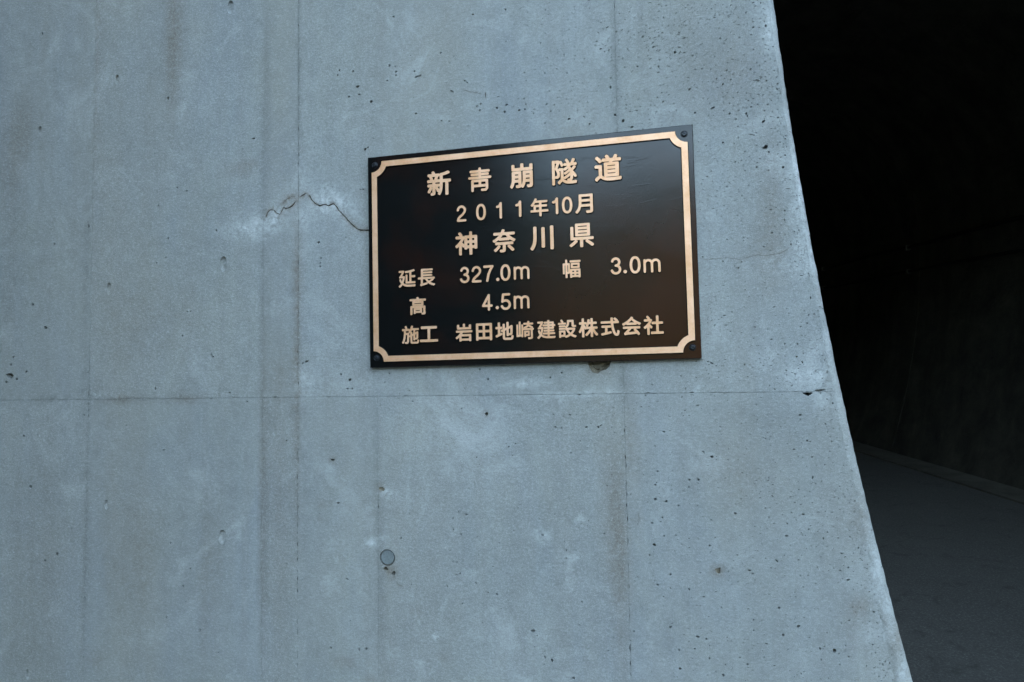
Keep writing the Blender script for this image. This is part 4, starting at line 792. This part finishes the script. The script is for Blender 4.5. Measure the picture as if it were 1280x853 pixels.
'崎':'193,-499 287,-500 350,-491 365,-485 393,-470 408,-452 420,-424 422,4 424,6 459,8 479,21 485,31 488,43 487,86 479,100 467,110 456,114 428,115 423,118 436,133 441,153 436,173 423,188 338,240 236,294 244,297 416,297 432,300 448,312 456,330 457,369 452,385 440,398 420,406 244,406 241,408 241,440 245,459 242,475 228,492 216,498 204,500 161,499 149,495 139,487 131,475 125,451 124,412 122,406 -59,406 -78,401 -94,385 -100,365 -98,326 -90,312 -79,302 -59,297 90,297 96,294 76,259 51,234 8,208 -31,191 -63,183 -82,171 -91,161 -95,145 -94,130 -89,118 -106,110 -108,114 -108,287 -111,302 -123,318 -141,326 -181,326 -200,317 -210,302 -213,287 -213,-224 -216,-226 -243,-227 -246,-224 -246,451 -253,471 -271,485 -283,488 -314,488 -334,483 -349,468 -355,447 -355,-236 -357,-238 -381,-242 -383,-240 -385,297 -394,314 -408,324 -420,327 -447,327 -463,324 -473,318 -483,307 -487,294 -488,-322 -483,-342 -475,-352 -463,-360 -436,-363 -416,-359 -389,-359 -334,-351 -306,-351 -290,-347 -216,-341 -206,-365 -188,-379 -173,-382 -145,-382 -133,-379 -116,-365 -109,-346 -108,8 -106,11 -86,6 302,6 305,4 305,-381 302,-383 189,-384 173,-388 162,-397 152,-416 153,-440 171,-483 181,-493|-30,-377 16,-378 35,-371 49,-353 52,-342 53,-322 55,-320 212,-319 228,-315 241,-302 247,-291 249,-279 249,-67 244,-47 232,-34 220,-28 208,-26 -20,-26 -39,-31 -53,-43 -59,-55 -60,-67 -60,-342 -57,-353 -51,-364 -43,-371|55,-215 53,-212 53,-134 55,-131 138,-131 140,-134 140,-212 138,-215|79,116 75,118 99,129 134,154 168,188 177,201 316,118 310,115',
'建':'-437,-499 -414,-500 -394,-490 -339,-434 -287,-363 -245,-396 -169,-434 -105,-455 -18,-473 6,-473 65,-481 437,-481 453,-478 468,-468 483,-440 492,-416 494,-404 492,-392 487,-380 477,-371 465,-365 176,-363 171,-361 181,-341 181,-274 184,-271 441,-271 453,-268 463,-262 477,-242 477,-190 465,-172 449,-163 184,-161 181,-159 181,-127 184,-125 402,-124 421,-117 436,-99 439,-83 437,-48 425,-29 409,-20 184,-19 181,-16 181,12 184,14 378,14 398,22 410,35 415,55 415,158 417,161 457,161 477,171 485,182 489,194 490,229 485,250 469,265 453,270 417,271 415,273 415,372 410,388 402,398 390,406 378,409 184,409 181,412 181,467 176,479 168,489 156,497 144,500 93,498 74,487 65,471 63,412 61,409 -101,408 -113,404 -124,396 -131,384 -134,372 -133,332 -125,318 -113,308 -93,303 61,303 63,301 63,273 61,271 -165,270 -185,263 -199,245 -202,229 -200,190 -191,174 -173,162 61,161 63,158 63,130 61,128 -109,127 -122,122 -133,113 -139,103 -142,87 -141,43 -133,29 -121,19 -101,14 61,14 63,12 63,-16 61,-19 -117,-19 -130,-24 -141,-34 -147,-44 -150,-60 -150,-87 -147,-99 -140,-111 -125,-121 -109,-125 61,-125 63,-127 63,-159 61,-161 -165,-163 -181,-172 -191,-186 -194,-198 -194,-230 -191,-246 -185,-256 -173,-266 -161,-270 61,-271 63,-274 64,-341 74,-361 69,-363 53,-359 -6,-355 -70,-343 -137,-320 -192,-291 -233,-258 -201,-163 -180,-83 -160,20 -152,91 -155,103 -162,115 -185,129 -212,136 -272,136 -278,138 -220,237 -155,368 -152,388 -159,408 -169,417 -196,436 -216,441 -232,440 -252,433 -442,433 -458,428 -468,419 -478,400 -479,356 -474,340 -462,327 -442,319 -315,319 -312,317 -359,225 -405,150 -425,122 -462,83 -467,67 -464,47 -449,20 -435,8 -422,3 -402,4 -379,18 -284,18 -281,16 -281,4 -298,-76 -319,-146 -337,-107 -356,-52 -364,-40 -374,-32 -394,-27 -422,-34 -442,-45 -454,-64 -455,-95 -440,-139 -403,-222 -373,-270 -385,-293 -413,-333 -430,-354 -470,-394 -484,-404 -493,-420 -494,-440 -487,-456 -454,-490|184,128 181,130 181,158 184,161 299,161 301,158 301,130 299,128|184,271 181,273 181,301 184,303 299,303 301,301 301,273 299,271',
'設':'-85,-499 -50,-499 30,-470 113,-428 181,-387 216,-412 296,-456 336,-474 416,-500 440,-500 458,-491 469,-479 494,-440 497,-428 495,-412 489,-400 479,-390 463,-382 404,-363 332,-334 288,-310 279,-300 307,-273 342,-229 376,-178 410,-113 426,-78 445,-22 442,2 428,21 400,36 384,39 -18,39 -25,42 -2,59 46,107 84,173 101,221 106,245 111,273 111,300 115,316 115,344 117,347 241,347 243,344 243,157 249,129 260,105 280,84 316,70 328,68 452,68 467,73 479,83 488,101 489,141 486,157 475,172 463,179 452,182 364,183 362,185 361,428 354,448 336,462 320,465 34,465 22,463 10,457 -2,444 -7,428 -7,292 -19,241 -29,217 -48,185 -86,148 -93,143 -99,161 -107,173 -117,181 -133,186 -416,186 -436,179 -450,161 -453,145 -451,105 -442,90 -424,78 -121,77 -84,38 -97,27 -109,40 -129,47 -424,45 -442,34 -451,18 -453,-22 -448,-38 -432,-54 -412,-59 -133,-59 -121,-57 -105,-49 -99,-62 -90,-71 -78,-77 -58,-79 -55,-82 -52,-101 -10,-182 36,-249 75,-292 81,-304 6,-346 -46,-367 -93,-383 -96,-380 -96,-129 -101,-113 -109,-103 -121,-95 -137,-92 -424,-94 -444,-107 -450,-117 -453,-129 -453,-456 -448,-475 -438,-487 -424,-495 -376,-497 -360,-492 -348,-482 -340,-467 -339,-448 -336,-445 -129,-445 -105,-486 -97,-493|-336,-331 -339,-328 -339,-205 -336,-202 -213,-202 -210,-205 -210,-328 -213,-331|177,-226 152,-201 112,-153 68,-82 74,-79 288,-80 290,-82 278,-105 234,-169 217,-190 181,-226|-466,217 -82,216 -63,225 -51,241 -48,257 -49,292 -59,312 -70,321 -82,325 -209,327 -210,328 -201,344 -200,360 -203,372 -221,408 -266,479 -288,498 -312,500 -356,478 -366,463 -369,448 -366,424 -313,328 -316,326 -459,326 -479,318 -489,308 -495,296 -497,253 -494,241 -487,230 -479,223',
'株':'-311,-497 -295,-500 -253,-500 -241,-497 -223,-486 -213,-466 -210,-39 -188,-78 -175,-89 -159,-95 -144,-95 -132,-91 -105,-68 -82,-73 56,-74 17,-140 -33,-210 -58,-239 -119,-299 -148,-321 -169,-346 -173,-369 -167,-389 -142,-420 -120,-437 -105,-442 -85,-439 -74,-433 -47,-410 21,-342 43,-316 79,-268 117,-210 118,-458 121,-470 127,-482 144,-496 163,-500 214,-498 233,-488 245,-470 247,-455 249,-210 284,-272 337,-350 375,-396 404,-424 424,-430 439,-429 451,-426 472,-408 498,-377 504,-354 498,-330 427,-258 387,-206 340,-132 309,-74 447,-72 466,-66 479,-54 488,-35 488,12 482,31 466,47 447,53 247,54 247,179 404,180 424,184 439,197 448,214 448,272 443,284 435,294 424,301 412,305 249,306 247,459 241,478 225,494 206,500 155,499 136,491 124,478 118,459 117,306 74,307 88,381 87,408 82,420 74,430 58,439 23,446 -4,444 -21,435 -31,424 -36,412 -53,323 -78,233 -80,264 -83,276 -93,290 -105,298 -120,302 -211,303 -212,463 -218,478 -225,488 -237,496 -253,500 -307,499 -324,490 -336,474 -341,455 -342,302 -451,301 -470,293 -482,280 -488,260 -488,214 -484,198 -472,183 -459,175 -447,172 -356,171 -387,66 -426,-31 -443,-70 -470,-120 -501,-167 -504,-183 -502,-206 -482,-245 -466,-262 -455,-268 -443,-271 -420,-266 -408,-258 -400,-249 -359,-171 -342,-132 -341,-458 -338,-470 -332,-482 -323,-491|-117,37 -142,70 -208,171 -206,172 -120,172 -101,179 -99,175 -127,124 -131,109 -130,93 -124,78 -114,66 -97,54 -97,51|-16,53 -18,54 10,109 37,179 118,179 117,53',
'式':'338,-498 357,-500 396,-492 429,-474 454,-443 478,-388 484,-361 496,-279 494,-240 487,-224 476,-213 435,-189 411,-187 390,-197 380,-209 375,-220 370,-248 366,-306 353,-361 322,-347 285,-299 250,-217 215,-88 192,49 188,103 180,154 180,181 435,183 450,187 462,195 470,205 476,220 475,279 467,295 454,306 439,312 413,314 423,330 426,349 421,365 408,386 331,451 283,486 267,492 248,491 224,479 199,455 191,435 192,416 197,404 209,390 300,314 169,313 168,455 164,474 152,490 134,499 72,500 60,497 47,490 37,478 32,466 31,314 29,313 -451,313 -470,308 -484,299 -492,287 -496,275 -496,220 -492,209 -484,197 -474,189 -463,184 41,183 50,111 50,88 54,72 55,41 86,-139 128,-283 185,-396 224,-437 234,-451 259,-472|-443,-458 -431,-461 -404,-460 -209,-417 41,-358 60,-349 70,-341 78,-330 82,-318 82,-279 69,-252 60,-243 49,-236 37,-234 17,-234 -140,-267 -140,-49 10,-47 29,-41 45,-25 51,-6 50,49 37,70 21,80 6,83 -416,83 -435,78 -449,68 -457,57 -461,45 -461,-6 -455,-25 -439,-41 -420,-47 -274,-49 -274,-295 -420,-325 -455,-334 -470,-343 -478,-353 -483,-365 -483,-396 -467,-439 -457,-451',
'会':'340,-497 355,-500 371,-497 415,-472 428,-458 434,-446 437,-426 434,-410 404,-363 336,-278 308,-251 298,-237 233,-172 207,-150 415,-149 438,-142 454,-126 461,-103 459,-51 451,-35 438,-24 415,-17 -415,-17 -438,-24 -454,-39 -460,-59 -459,-114 -448,-134 -430,-146 -415,-149 -190,-150 -261,-235 -345,-320 -389,-351 -399,-363 -405,-383 -404,-410 -389,-454 -381,-466 -371,-474 -355,-480 -336,-480 -296,-472 -245,-468 -229,-464 -201,-464 -186,-461 -71,-452 -55,-449 -24,-449 -8,-445 20,-445 36,-441 67,-441 83,-437 114,-437 130,-433 162,-433 178,-429 205,-429 221,-425 253,-425 276,-421 320,-483|-162,-325 -164,-324 -87,-242 -12,-149 146,-150 122,-164 111,-177 105,-193 105,-213 114,-235 158,-278 174,-300|-430,32 -411,29 -395,33 -276,96 -271,79 -263,67 -249,57 -233,53 233,53 249,57 264,69 272,83 276,106 379,53 407,42 422,41 442,47 455,59 488,103 492,115 492,130 486,150 470,166 407,192 324,233 253,275 178,326 120,371 85,407 92,426 93,442 89,458 81,470 67,480 28,497 4,500 -12,496 -24,488 -39,472 -75,424 -132,367 -217,298 -320,231 -387,194 -470,154 -480,146 -488,134 -492,122 -492,107 -488,91 -456,51 -442,38|-138,184 -142,186 -51,259 0,310 4,310 69,249 152,186',
'社':'-301,-497 -286,-500 -243,-500 -232,-497 -214,-486 -203,-466 -200,-105 -151,-163 -134,-172 -119,-173 -99,-167 -84,-153 -58,-117 -54,-97 -56,-78 -64,-64 -179,51 -122,136 -74,229 -66,256 -68,276 -74,288 -87,301 -111,317 -126,321 -173,323 -167,338 -168,357 -173,369 -199,408 -258,480 -274,489 -289,492 -313,488 -342,470 -358,451 -362,431 -356,408 -303,338 -295,323 -437,321 -457,317 -472,305 -481,288 -482,233 -476,218 -468,208 -457,200 -445,196 -233,194 -268,140 -321,76 -392,4 -437,-33 -484,-64 -498,-82 -502,-101 -499,-117 -477,-163 -460,-179 -441,-185 -425,-184 -406,-175 -350,-132 -332,-115 -331,-117 -331,-459 -328,-470 -322,-482 -313,-491|-114,-459 -99,-461 460,-461 472,-458 484,-452 493,-443 499,-431 502,-416 500,-361 492,-344 476,-332 457,-328 261,-326 261,47 433,48 449,51 466,62 476,78 478,89 479,132 476,148 468,161 457,171 441,177 261,179 261,459 258,470 252,482 243,491 231,497 216,500 161,498 142,488 130,470 128,455 128,179 -60,177 -81,167 -95,148 -98,132 -96,82 -87,64 -72,52 -52,48 128,47 128,-326 -99,-328 -122,-334 -135,-346 -143,-361 -144,-420 -142,-431 -135,-443 -126,-452',
'0':'-26,-498 10,-500 74,-490 93,-484 158,-447 215,-385 256,-311 284,-223 302,-120 307,-2 302,120 284,223 256,310 216,383 158,446 97,482 74,490 2,500 -74,490 -97,482 -158,446 -216,383 -256,310 -284,223 -302,120 -307,2 -302,-120 -284,-223 -256,-311 -219,-379 -166,-440 -151,-452 -86,-487|-13,-349 -38,-345 -67,-328 -93,-299 -120,-250 -140,-185 -153,-109 -158,2 -153,108 -140,185 -118,253 -93,299 -65,329 -36,345 2,350 36,345 65,329 93,299 118,253 140,185 153,108 158,-2 153,-109 140,-185 118,-254 93,-299 65,-330 36,-346 2,-351',
'1':'90,-498 106,-500 125,-498 140,-493 155,-484 176,-460 182,-445 185,-426 185,430 178,456 161,479 136,495 109,500 90,498 75,493 60,483 48,471 39,456 -6,350 -42,320 -125,306 -152,295 -166,282 -176,267 -182,252 -185,233 -181,206 -168,184 -148,166 -125,156 -95,156 3,170 31,180 32,-430 37,-452 49,-472 68,-488',
'2':'-237,-500 242,-500 262,-495 281,-483 293,-469 303,-450 306,-420 297,-393 277,-371 250,-358 -125,-357 -131,-354 -119,-324 -37,-234 118,-117 130,-105 249,44 281,121 291,194 284,263 281,278 255,343 212,405 162,447 147,458 85,486 16,500 1,500 -68,494 -137,469 -198,427 -244,376 -253,362 -285,297 -299,228 -298,201 -290,184 -279,169 -263,157 -244,150 -225,148 -210,150 -194,156 -179,167 -169,178 -161,194 -148,251 -129,290 -102,319 -73,339 -33,353 1,356 39,349 74,333 104,309 129,274 143,236 147,198 142,159 126,121 26,-6 -133,-126 -237,-240 -247,-255 -302,-404 -306,-431 -301,-454 -286,-477 -263,-494',
'3':'-39,-496 -7,-500 77,-490 157,-455 173,-446 238,-386 280,-312 287,-293 302,-209 290,-125 284,-106 245,-33 188,25 187,29 223,67 261,147 272,232 255,320 215,393 150,453 73,489 -11,500 -99,483 -180,437 -230,382 -238,370 -270,297 -273,282 -272,262 -260,236 -241,217 -218,207 -191,206 -168,213 -149,228 -138,243 -113,297 -85,328 -50,348 -7,355 31,351 69,333 100,305 120,266 127,228 122,186 104,149 73,118 39,100 -23,89 -46,78 -58,67 -69,51 -75,32 -75,13 -72,-2 -65,-17 -53,-32 -42,-41 -19,-50 50,-62 92,-83 128,-117 150,-159 157,-205 148,-255 123,-297 88,-329 42,-349 -11,-356 -61,-346 -107,-321 -140,-286 -165,-232 -175,-217 -188,-205 -207,-195 -222,-191 -241,-192 -257,-196 -272,-204 -283,-214 -293,-228 -299,-243 -302,-259 -297,-289 -263,-362 -253,-376 -199,-432 -184,-443 -111,-482',
'4':'97,-500 120,-497 139,-488 156,-473 168,-450 171,-431 171,-274 177,-271 265,-271 288,-265 304,-255 318,-239 328,-220 331,-201 328,-178 319,-160 304,-144 288,-134 265,-128 177,-128 171,-125 171,435 163,462 148,481 128,494 101,500 82,498 66,492 51,481 38,465 -321,-163 -328,-178 -331,-197 -328,-220 -316,-243 -298,-260 -275,-269 24,-271 28,-274 28,-431 31,-450 41,-469 55,-485 74,-495|-133,-126 24,152 27,151 28,-125 24,-128',
'5':'-36,-500 40,-500 133,-470 148,-461 218,-407 232,-392 283,-310 307,-218 309,-195 300,-102 263,-13 251,6 186,76 102,123 82,129 -10,143 -99,128 -121,130 -95,350 -92,355 206,355 233,362 252,375 266,393 273,412 274,435 270,455 258,474 241,489 221,497 202,500 -169,499 -188,494 -207,482 -220,466 -229,447 -282,6 -280,-17 -269,-40 -258,-53 -242,-64 -223,-70 -204,-71 -188,-69 -173,-62 -115,-17 -84,-16 -10,-3 44,-11 98,-41 136,-82 159,-137 164,-195 147,-256 117,-302 75,-335 17,-356 -41,-355 -95,-334 -138,-298 -183,-225 -196,-215 -211,-207 -235,-202 -262,-206 -285,-220 -301,-241 -309,-268 -305,-299 -246,-395 -177,-454 -161,-464 -72,-497',
'7':'-101,-497 -75,-500 -48,-493 -29,-480 -13,-459 -6,-440 72,-68 186,186 318,399 323,429 317,456 300,479 274,496 251,500 -255,500 -274,496 -293,486 -308,471 -318,452 -323,422 -315,391 -296,368 -281,358 -266,353 -247,351 109,351 112,349 52,253 -73,-30 -154,-421 -151,-447 -140,-470 -124,-486',
'.':'-120,-496 99,-500 279,-428 417,-297 479,-171 500,-81 500,63 446,243 261,435 153,479 -27,500 -153,479 -243,446 -388,329 -446,243 -479,171 -500,81 -500,-99 -428,-279 -297,-417',
'm':'-522,-500 -491,-496 -460,-479 -441,-457 -431,-426 -429,161 -421,205 -404,242 -384,270 -357,293 -322,312 -287,322 -253,324 -214,319 -179,305 -149,285 -122,257 -104,226 -92,192 -88,149 -87,-418 -80,-448 -62,-474 -45,-487 -24,-497 -2,-500 19,-498 41,-490 58,-478 71,-463 82,-444 87,-413 87,149 92,192 107,231 126,261 152,287 188,309 223,321 257,324 300,319 331,308 365,287 391,261 410,231 425,192 429,149 429,-413 435,-444 444,-461 459,-478 478,-491 495,-497 512,-500 534,-498 555,-491 573,-480 595,-452 604,-418 604,157 596,231 574,295 529,369 473,425 408,466 335,492 266,500 184,492 110,467 45,427 2,385 -2,384 -37,420 -93,458 -161,486 -179,490 -244,500 -318,495 -387,475 -434,450 -439,452 -450,468 -465,483 -482,493 -499,498 -521,500 -538,497 -555,491 -573,480 -586,467 -596,451 -604,416 -604,-418 -597,-448 -579,-474 -551,-493',
}
LAYOUT=[["新", -155.1, 136.2, 46.0],
 ["靑", -77.5, 136.2, 44.5],
 ["崩", -0.7, 136.7, 44.5],
 ["隧", 76.9, 136.4, 45.7],
 ["道", 153.2, 136.6, 45.8],
 ["2", -113.3, 75.8, 29.9],
 ["0", -76.6, 76.3, 30.7],
 ["1", -43.1, 77.1, 29.8],
 ["1", -7.5, 77.5, 29.9],
 ["年", 30.7, 76.9, 32.7],
 ["1", 58.9, 77.7, 29.6],
 ["0", 80.2, 76.9, 30.2],
 ["月", 110.0, 76.4, 33.9],
 ["神", -105.3, 20.9, 42.8],
 ["奈", -34.9, 21.6, 41.8],
 ["川", 33.8, 21.8, 42.7],
 ["県", 103.9, 20.8, 42.2],
 ["延", -220.3, -36.7, 33.1],
 ["長", -182.8, -36.0, 31.7],
 ["3", -109.5, -36.1, 30.6],
 ["2", -87.2, -36.1, 29.9],
 ["7", -65.0, -36.3, 30.0],
 [".", -48.0, -47.6, 6.0],
 ["0", -33.7, -35.7, 31.3],
 ["m", -4.3, -38.3, 24.0],
 ["幅", 85.2, -36.1, 32.6],
 ["3", 161.5, -35.8, 30.2],
 [".", 177.0, -46.8, 6.1],
 ["0", 194.0, -35.8, 30.5],
 ["m", 222.2, -39.2, 23.2],
 ["高", -200.1, -89.4, 33.1],
 ["4", -68.4, -88.1, 29.8],
 [".", -50.0, -98.1, 6.0],
 ["5", -34.2, -87.7, 29.7],
 ["m", -5.6, -90.4, 23.6],
 ["施", -215.1, -141.6, 33.2],
 ["工", -179.5, -141.4, 28.9],
 ["岩", -112.9, -140.5, 32.0],
 ["田", -75.4, -140.5, 30.9],
 ["地", -37.8, -140.9, 32.1],
 ["崎", -0.3, -140.5, 32.2],
 ["建", 37.4, -140.9, 32.7],
 ["設", 74.3, -140.5, 32.0],
 ["株", 111.0, -139.6, 32.9],
 ["式", 148.3, -139.9, 31.9],
 ["会", 184.6, -139.6, 31.8],
 ["社", 221.3, -139.8, 32.8]]

for ch, lx, lz, h in LAYOUT:
    hgt = h
    if ch in '0123457': hgt = 29.9
    if ch == 'm': hgt = 23.6
    loops = [[tuple(map(float, p.split(','))) for p in l.split(' ')] for l in GLYPHS[ch].split('|')]
    z_row = min((136.4, 76.6, 21.3, -36.1, -88.0, -140.4), key=lambda q: abs(q-lz)) if ch not in '.m' else lz
    raised('digit' if ch in '0123457' else ('decimal_point' if ch == '.' else 'character'), loops, YF_+.0002, YL, hgt/1e6, (lx/1e3, z_row/1e3))
# screws
def make_screw(x, z, ang):
    n = 24; L = []
    head = [(.0, -.0031), (.0022, -.0029), (.0036, -.0022), (.0043, -.0011), (.0045, 0.0)]
    V = []; F = []
    cross = []
    a, b = .00062, .0024
    for px_, pz2 in [(b,a),(a,a),(a,b),(-a,b),(-a,a),(-b,a),(-b,-a),(-a,-a),(-a,-b),(a,-b),(a,-a),(b,-a)]:
        cross.append((px_*math.cos(ang)-pz2*math.sin(ang), px_*math.sin(ang)+pz2*math.cos(ang)))
    rim = [(.0030*math.cos(2*math.pi*k/n), .0030*math.sin(2*math.pi*k/n)) for k in range(n)]
    v, t = cdt([rim, cross])
    V = [(x+p.x, YF_-.0030, z+p.y+PH/2) for p in v]
    for q in t:
        A, B, C = (v[i] for i in q)
        F.append(tuple(q) if (B.x-A.x)*(C.y-A.y)-(B.y-A.y)*(C.x-A.x) > 0 else tuple(q[::-1]))
    def ring(pts, y):
        s = len(V); V.extend((x+p[0], y, z+p[1]+PH/2) for p in pts); return list(range(s, s+len(pts)))
    def join(A, B):
        m = len(A)
        for k in range(m): F.append((A[k], A[(k+1) % m], B[(k+1) % m], B[k]))
    c0 = ring(cross, YF_-.0030); c1 = ring([(.75*p[0], .75*p[1]) for p in cross], YF_-.0010); join(c0, c1); F.append(tuple(c1))
    prev = ring(rim, YF_-.0030)
    for r_, y in ((.0038, -.0024), (.0044, -.0012), (.0045, .0002), (.0056, .0), (.0062, .0002)):
        cur = ring([(r_*math.cos(2*math.pi*k/n), r_*math.sin(2*math.pi*k/n)) for k in range(n)], YF_+min(y, .0002)-.0004*(r_ > .005)*(r_ < .006)); join(cur, prev); prev = cur
    return mesh_obj('screw', V, F, SCREW, plaque)
for x, z, a in ((-.2832, .1832, .2), (.2832, .1832, .7), (.2836, -.1800, .35), (-.2835, -.1806, .9)): make_screw(x, z, a)

# ---------------------------------------------------------------- the tunnel behind
tunnel = tag(empty('tunnel', (XC, .05, 0)), 'dark arched road tunnel opening to the right of the concrete wall', 'tunnel')
def axis(s):
    """offset (dx, y, dz) of the tunnel axis, s metres in; it bends away to the left"""
    bend = max(0, s-12)
    return (-.215*s-.006*bend*bend, s, SLOPE*s)
def ring_mesh(s0, s1, cap=False):
    V = []; F = []; n = len(PROF); ns = max(1, int((s1-s0)/1.2)); st = [s0+(s1-s0)*k/ns for k in range(ns+1)]
    for s in st:
        dx, dy, dz = axis(s)
        for x, z in PROF2: V.append((x+dx-XC, dy+.0172-.05, z+dz))
    for q in range(ns):
        for k in range(n-1): F.append((q*n+k, q*n+k+1, (q+1)*n+k+1, (q+1)*n+k))
    # thickness at both ends
    for q in (0, ns):
        b0 = len(V); dx, dy, dz = axis(st[q])
        for x, z in PROF:
            ux, uz = x-XC, z-1.9; m = math.hypot(ux, uz)
            V.append((x+dx-XC+ux/m*.25, dy+.0172-.05+(.004 if q == 0 else -.004), z+dz+uz/m*.25))
        for k in range(n-1):
            f = (q*n+k, q*n+k+1, b0+k+1, b0+k); F.append(f if q else f[::-1])
    if cap: F.append(tuple((ns*n)+k for k in range(n)))  # unseen end face added to keep sky light out of the tunnel
    return mesh_obj('lining_ring', V, F, LINING, tunnel)
s = 0.0
for L_ in (8.2, 9, 9, 9, 9):
    ring_mesh(s, s+L_, cap=(s > 34)); s += L_+.018
    # (the joint between two rings stays open 18 mm)
back = MB()
# far-side wall line: services on the right-hand lining
def on_wall(s, z):
    dx, dy, dz = axis(s); return (2*XC-float(J0(z))+dx-.02, dy+.02, z+dz)
def service(name, zs, r, label):
    m = MB(); P = [on_wall(s_, z) for s_, z in zs]; m.tube(P, r, 8)
    t = empty(name, P[0]); 
    m.v = [(a-P[0][0], b-P[0][1], c-P[0][2]) for a, b, c in m.v]
    m.build('sheath', RUBBER, t, smooth=True)
    for s_, z in zs[1::3]:
        p = on_wall(s_, z); c = MB(); c.box((p[0]-P[0][0]-r*1.5, p[1]-P[0][1]-.02, p[2]-P[0][2]-r*1.5), (p[0]-P[0][0]+.05, p[1]-P[0][1]+.02, p[2]-P[0][2]+r*1.5))
        c.build('clip', STEEL, t)
    return tag(t, label, 'cable', 'cables along the tunnel lining')
def height_at(px, py):
    """height above the road line where a photograph ray meets the right-hand lining"""
    d = fwd + (px-640)/FPX*AX - (py-426.5)/FPX*AY
    t = 1.0
    for _ in range(60):
        z = ZG+d.z*t; y = -CAM_D+d.y*t; zz = z-SLOPE*y
        xw = 2*XC-float(J0(zz))-.215*y
        t = xw/d.x
    return -CAM_D+d.y*t, ZG+d.z*t-SLOPE*(-CAM_D+d.y*t)
service('cable', [(s_, 2.60+.01*math.sin(s_*2.1)) for s_ in np.arange(.4, 16, .8)], .022, 'upper of two dark cables clipped along the right tunnel lining')
service('cable', [(s_, 2.28+.008*math.sin(s_*1.7+1)) for s_ in np.arange(.4, 16, .8)], .018, 'lower of two dark cables clipped along the right tunnel lining')

# ---------------------------------------------------------------- road, gutters, ground, slopes
def sheet(name, strips, mat, kind='structure', zoff=0.):
    """strips: rows of points [(x,y,z)...] of equal length"""
    V = [p for r in strips for p in r]; n = len(strips[0]); F = []
    for q in range(len(strips)-1):
        for k in range(n-1): F.append((q*n+k, q*n+k+1, (q+1)*n+k+1, (q+1)*n+k))
    o = mesh_obj(name, V, F, mat); tag(o, kind=kind); return o
SS = [-40, -25, -15, -8, -4, -2, -1]+[.0]+list(np.arange(1, 44, 1.0))
def road_pt(u, s_, dz=0.):
    if s_ < 0: return (u, s_, SLOPE*s_*(1 if s_ > -8 else 8/abs(s_))+dz)
    dx, dy, dzz = axis(s_); return (u+dx, dy, dzz+dz)
def strip(name, u0, u1, dz, mat, ss=SS, n=6):
    return sheet(name, [[road_pt(u0+(u1-u0)*k/n, s_, dz) for k in range(n+1)] for s_ in ss], mat)
strip('road', .92, 4.06, .0, ASPHALT)
def gutter(u0, u1, name):
    ss = [q for q in SS if q >= 0]; rows = []
    for s_ in ss: rows.append([road_pt(u0, s_, -.05), road_pt(u0, s_, .018), road_pt(u1, s_, .018), road_pt(u1, s_, -.05)])
    return tag(sheet(name, rows, GUTTER), kind='structure')
gutter(4.061, 4.60, 'gutter'); gutter(.35, .919, 'gutter')
gx = [-2500, -800, -200, -60, -20, -8, -2, 2, 8, 20, 60, 200, 800, 2500]
gyy = [.0, -2, -4, -8, -20, -60, -200, -800, -2500]
sheet('ground', [[(x, y+(.0 if y else .016), road_pt(0, y if y > -40 else -40)[2]-.012) for x in gx] for y in gyy[::-1]], GROUND)
# wooded slopes: one rising behind the portal, one across and to the left, its left bank steepened to shade the wall
def slope_h(x, y):
    h = 0
    if y < 0:
        left = max(0, -x-3.3-.02*abs(y)); h = max(h, min(70, left*1.7))
        right = max(0, x-16-.2*abs(y)); h = max(h, min(40, right*.55))
        far = max(0, -y-26); h = max(h, min(21.5, far*.55))
    h += (1.6*N1(x, y, .11, 1)+.6*N1(x, y, .4, 6))*min(1, h*.3) if h > 0 else 0
    return h
rows = []
for j in range(70):
    y = -1.5-(j/69)**1.7*240
    rows.append([(x, y, road_pt(0, max(y, -40))[2]-.4+slope_h(x, y)) for x in [(-1 if k < 60 else 1)*abs((k-60)/60)**1.6*220 for k in range(121)]])
tag(sheet('hillside', rows[::-1], WOODS), kind='structure')
rows = []
for j in range(40):
    y = .46+(j/39)**1.6*160
    rows.append([(x, y, TOP-.4+min(70, (y)*.75)+(1.2*N1(x, y, .12, 2)+.5*N1(x, y, .5, 3))*min(1, y*.3)) for x in [(-1 if k < 40 else 1)*abs((k-40)/40)**1.5*160 for k in range(81)]])
tag(sheet('mountain_slope', rows, WOODS), kind='structure')

screen = tag(empty('shade_screen', (-1.72, -.02, 0)), 'tall dark screen added unseen at the left of the portal to shade the wall', 'wall')  # unseen screen, added to shade the wall's left and the plaque's reflection
wm = MB(); wm.box((-.45, -7.5, -1.2), (0, -.001, 5.0)); wm.build('screen_body', SCREEN_MAT, screen)
wc = MB(); wc.box((-.5, -7.55, 5.0005), (.05, -.001, 5.12)); wc.build('coping', SCREEN_MAT, screen)  # top slab of the same added screen
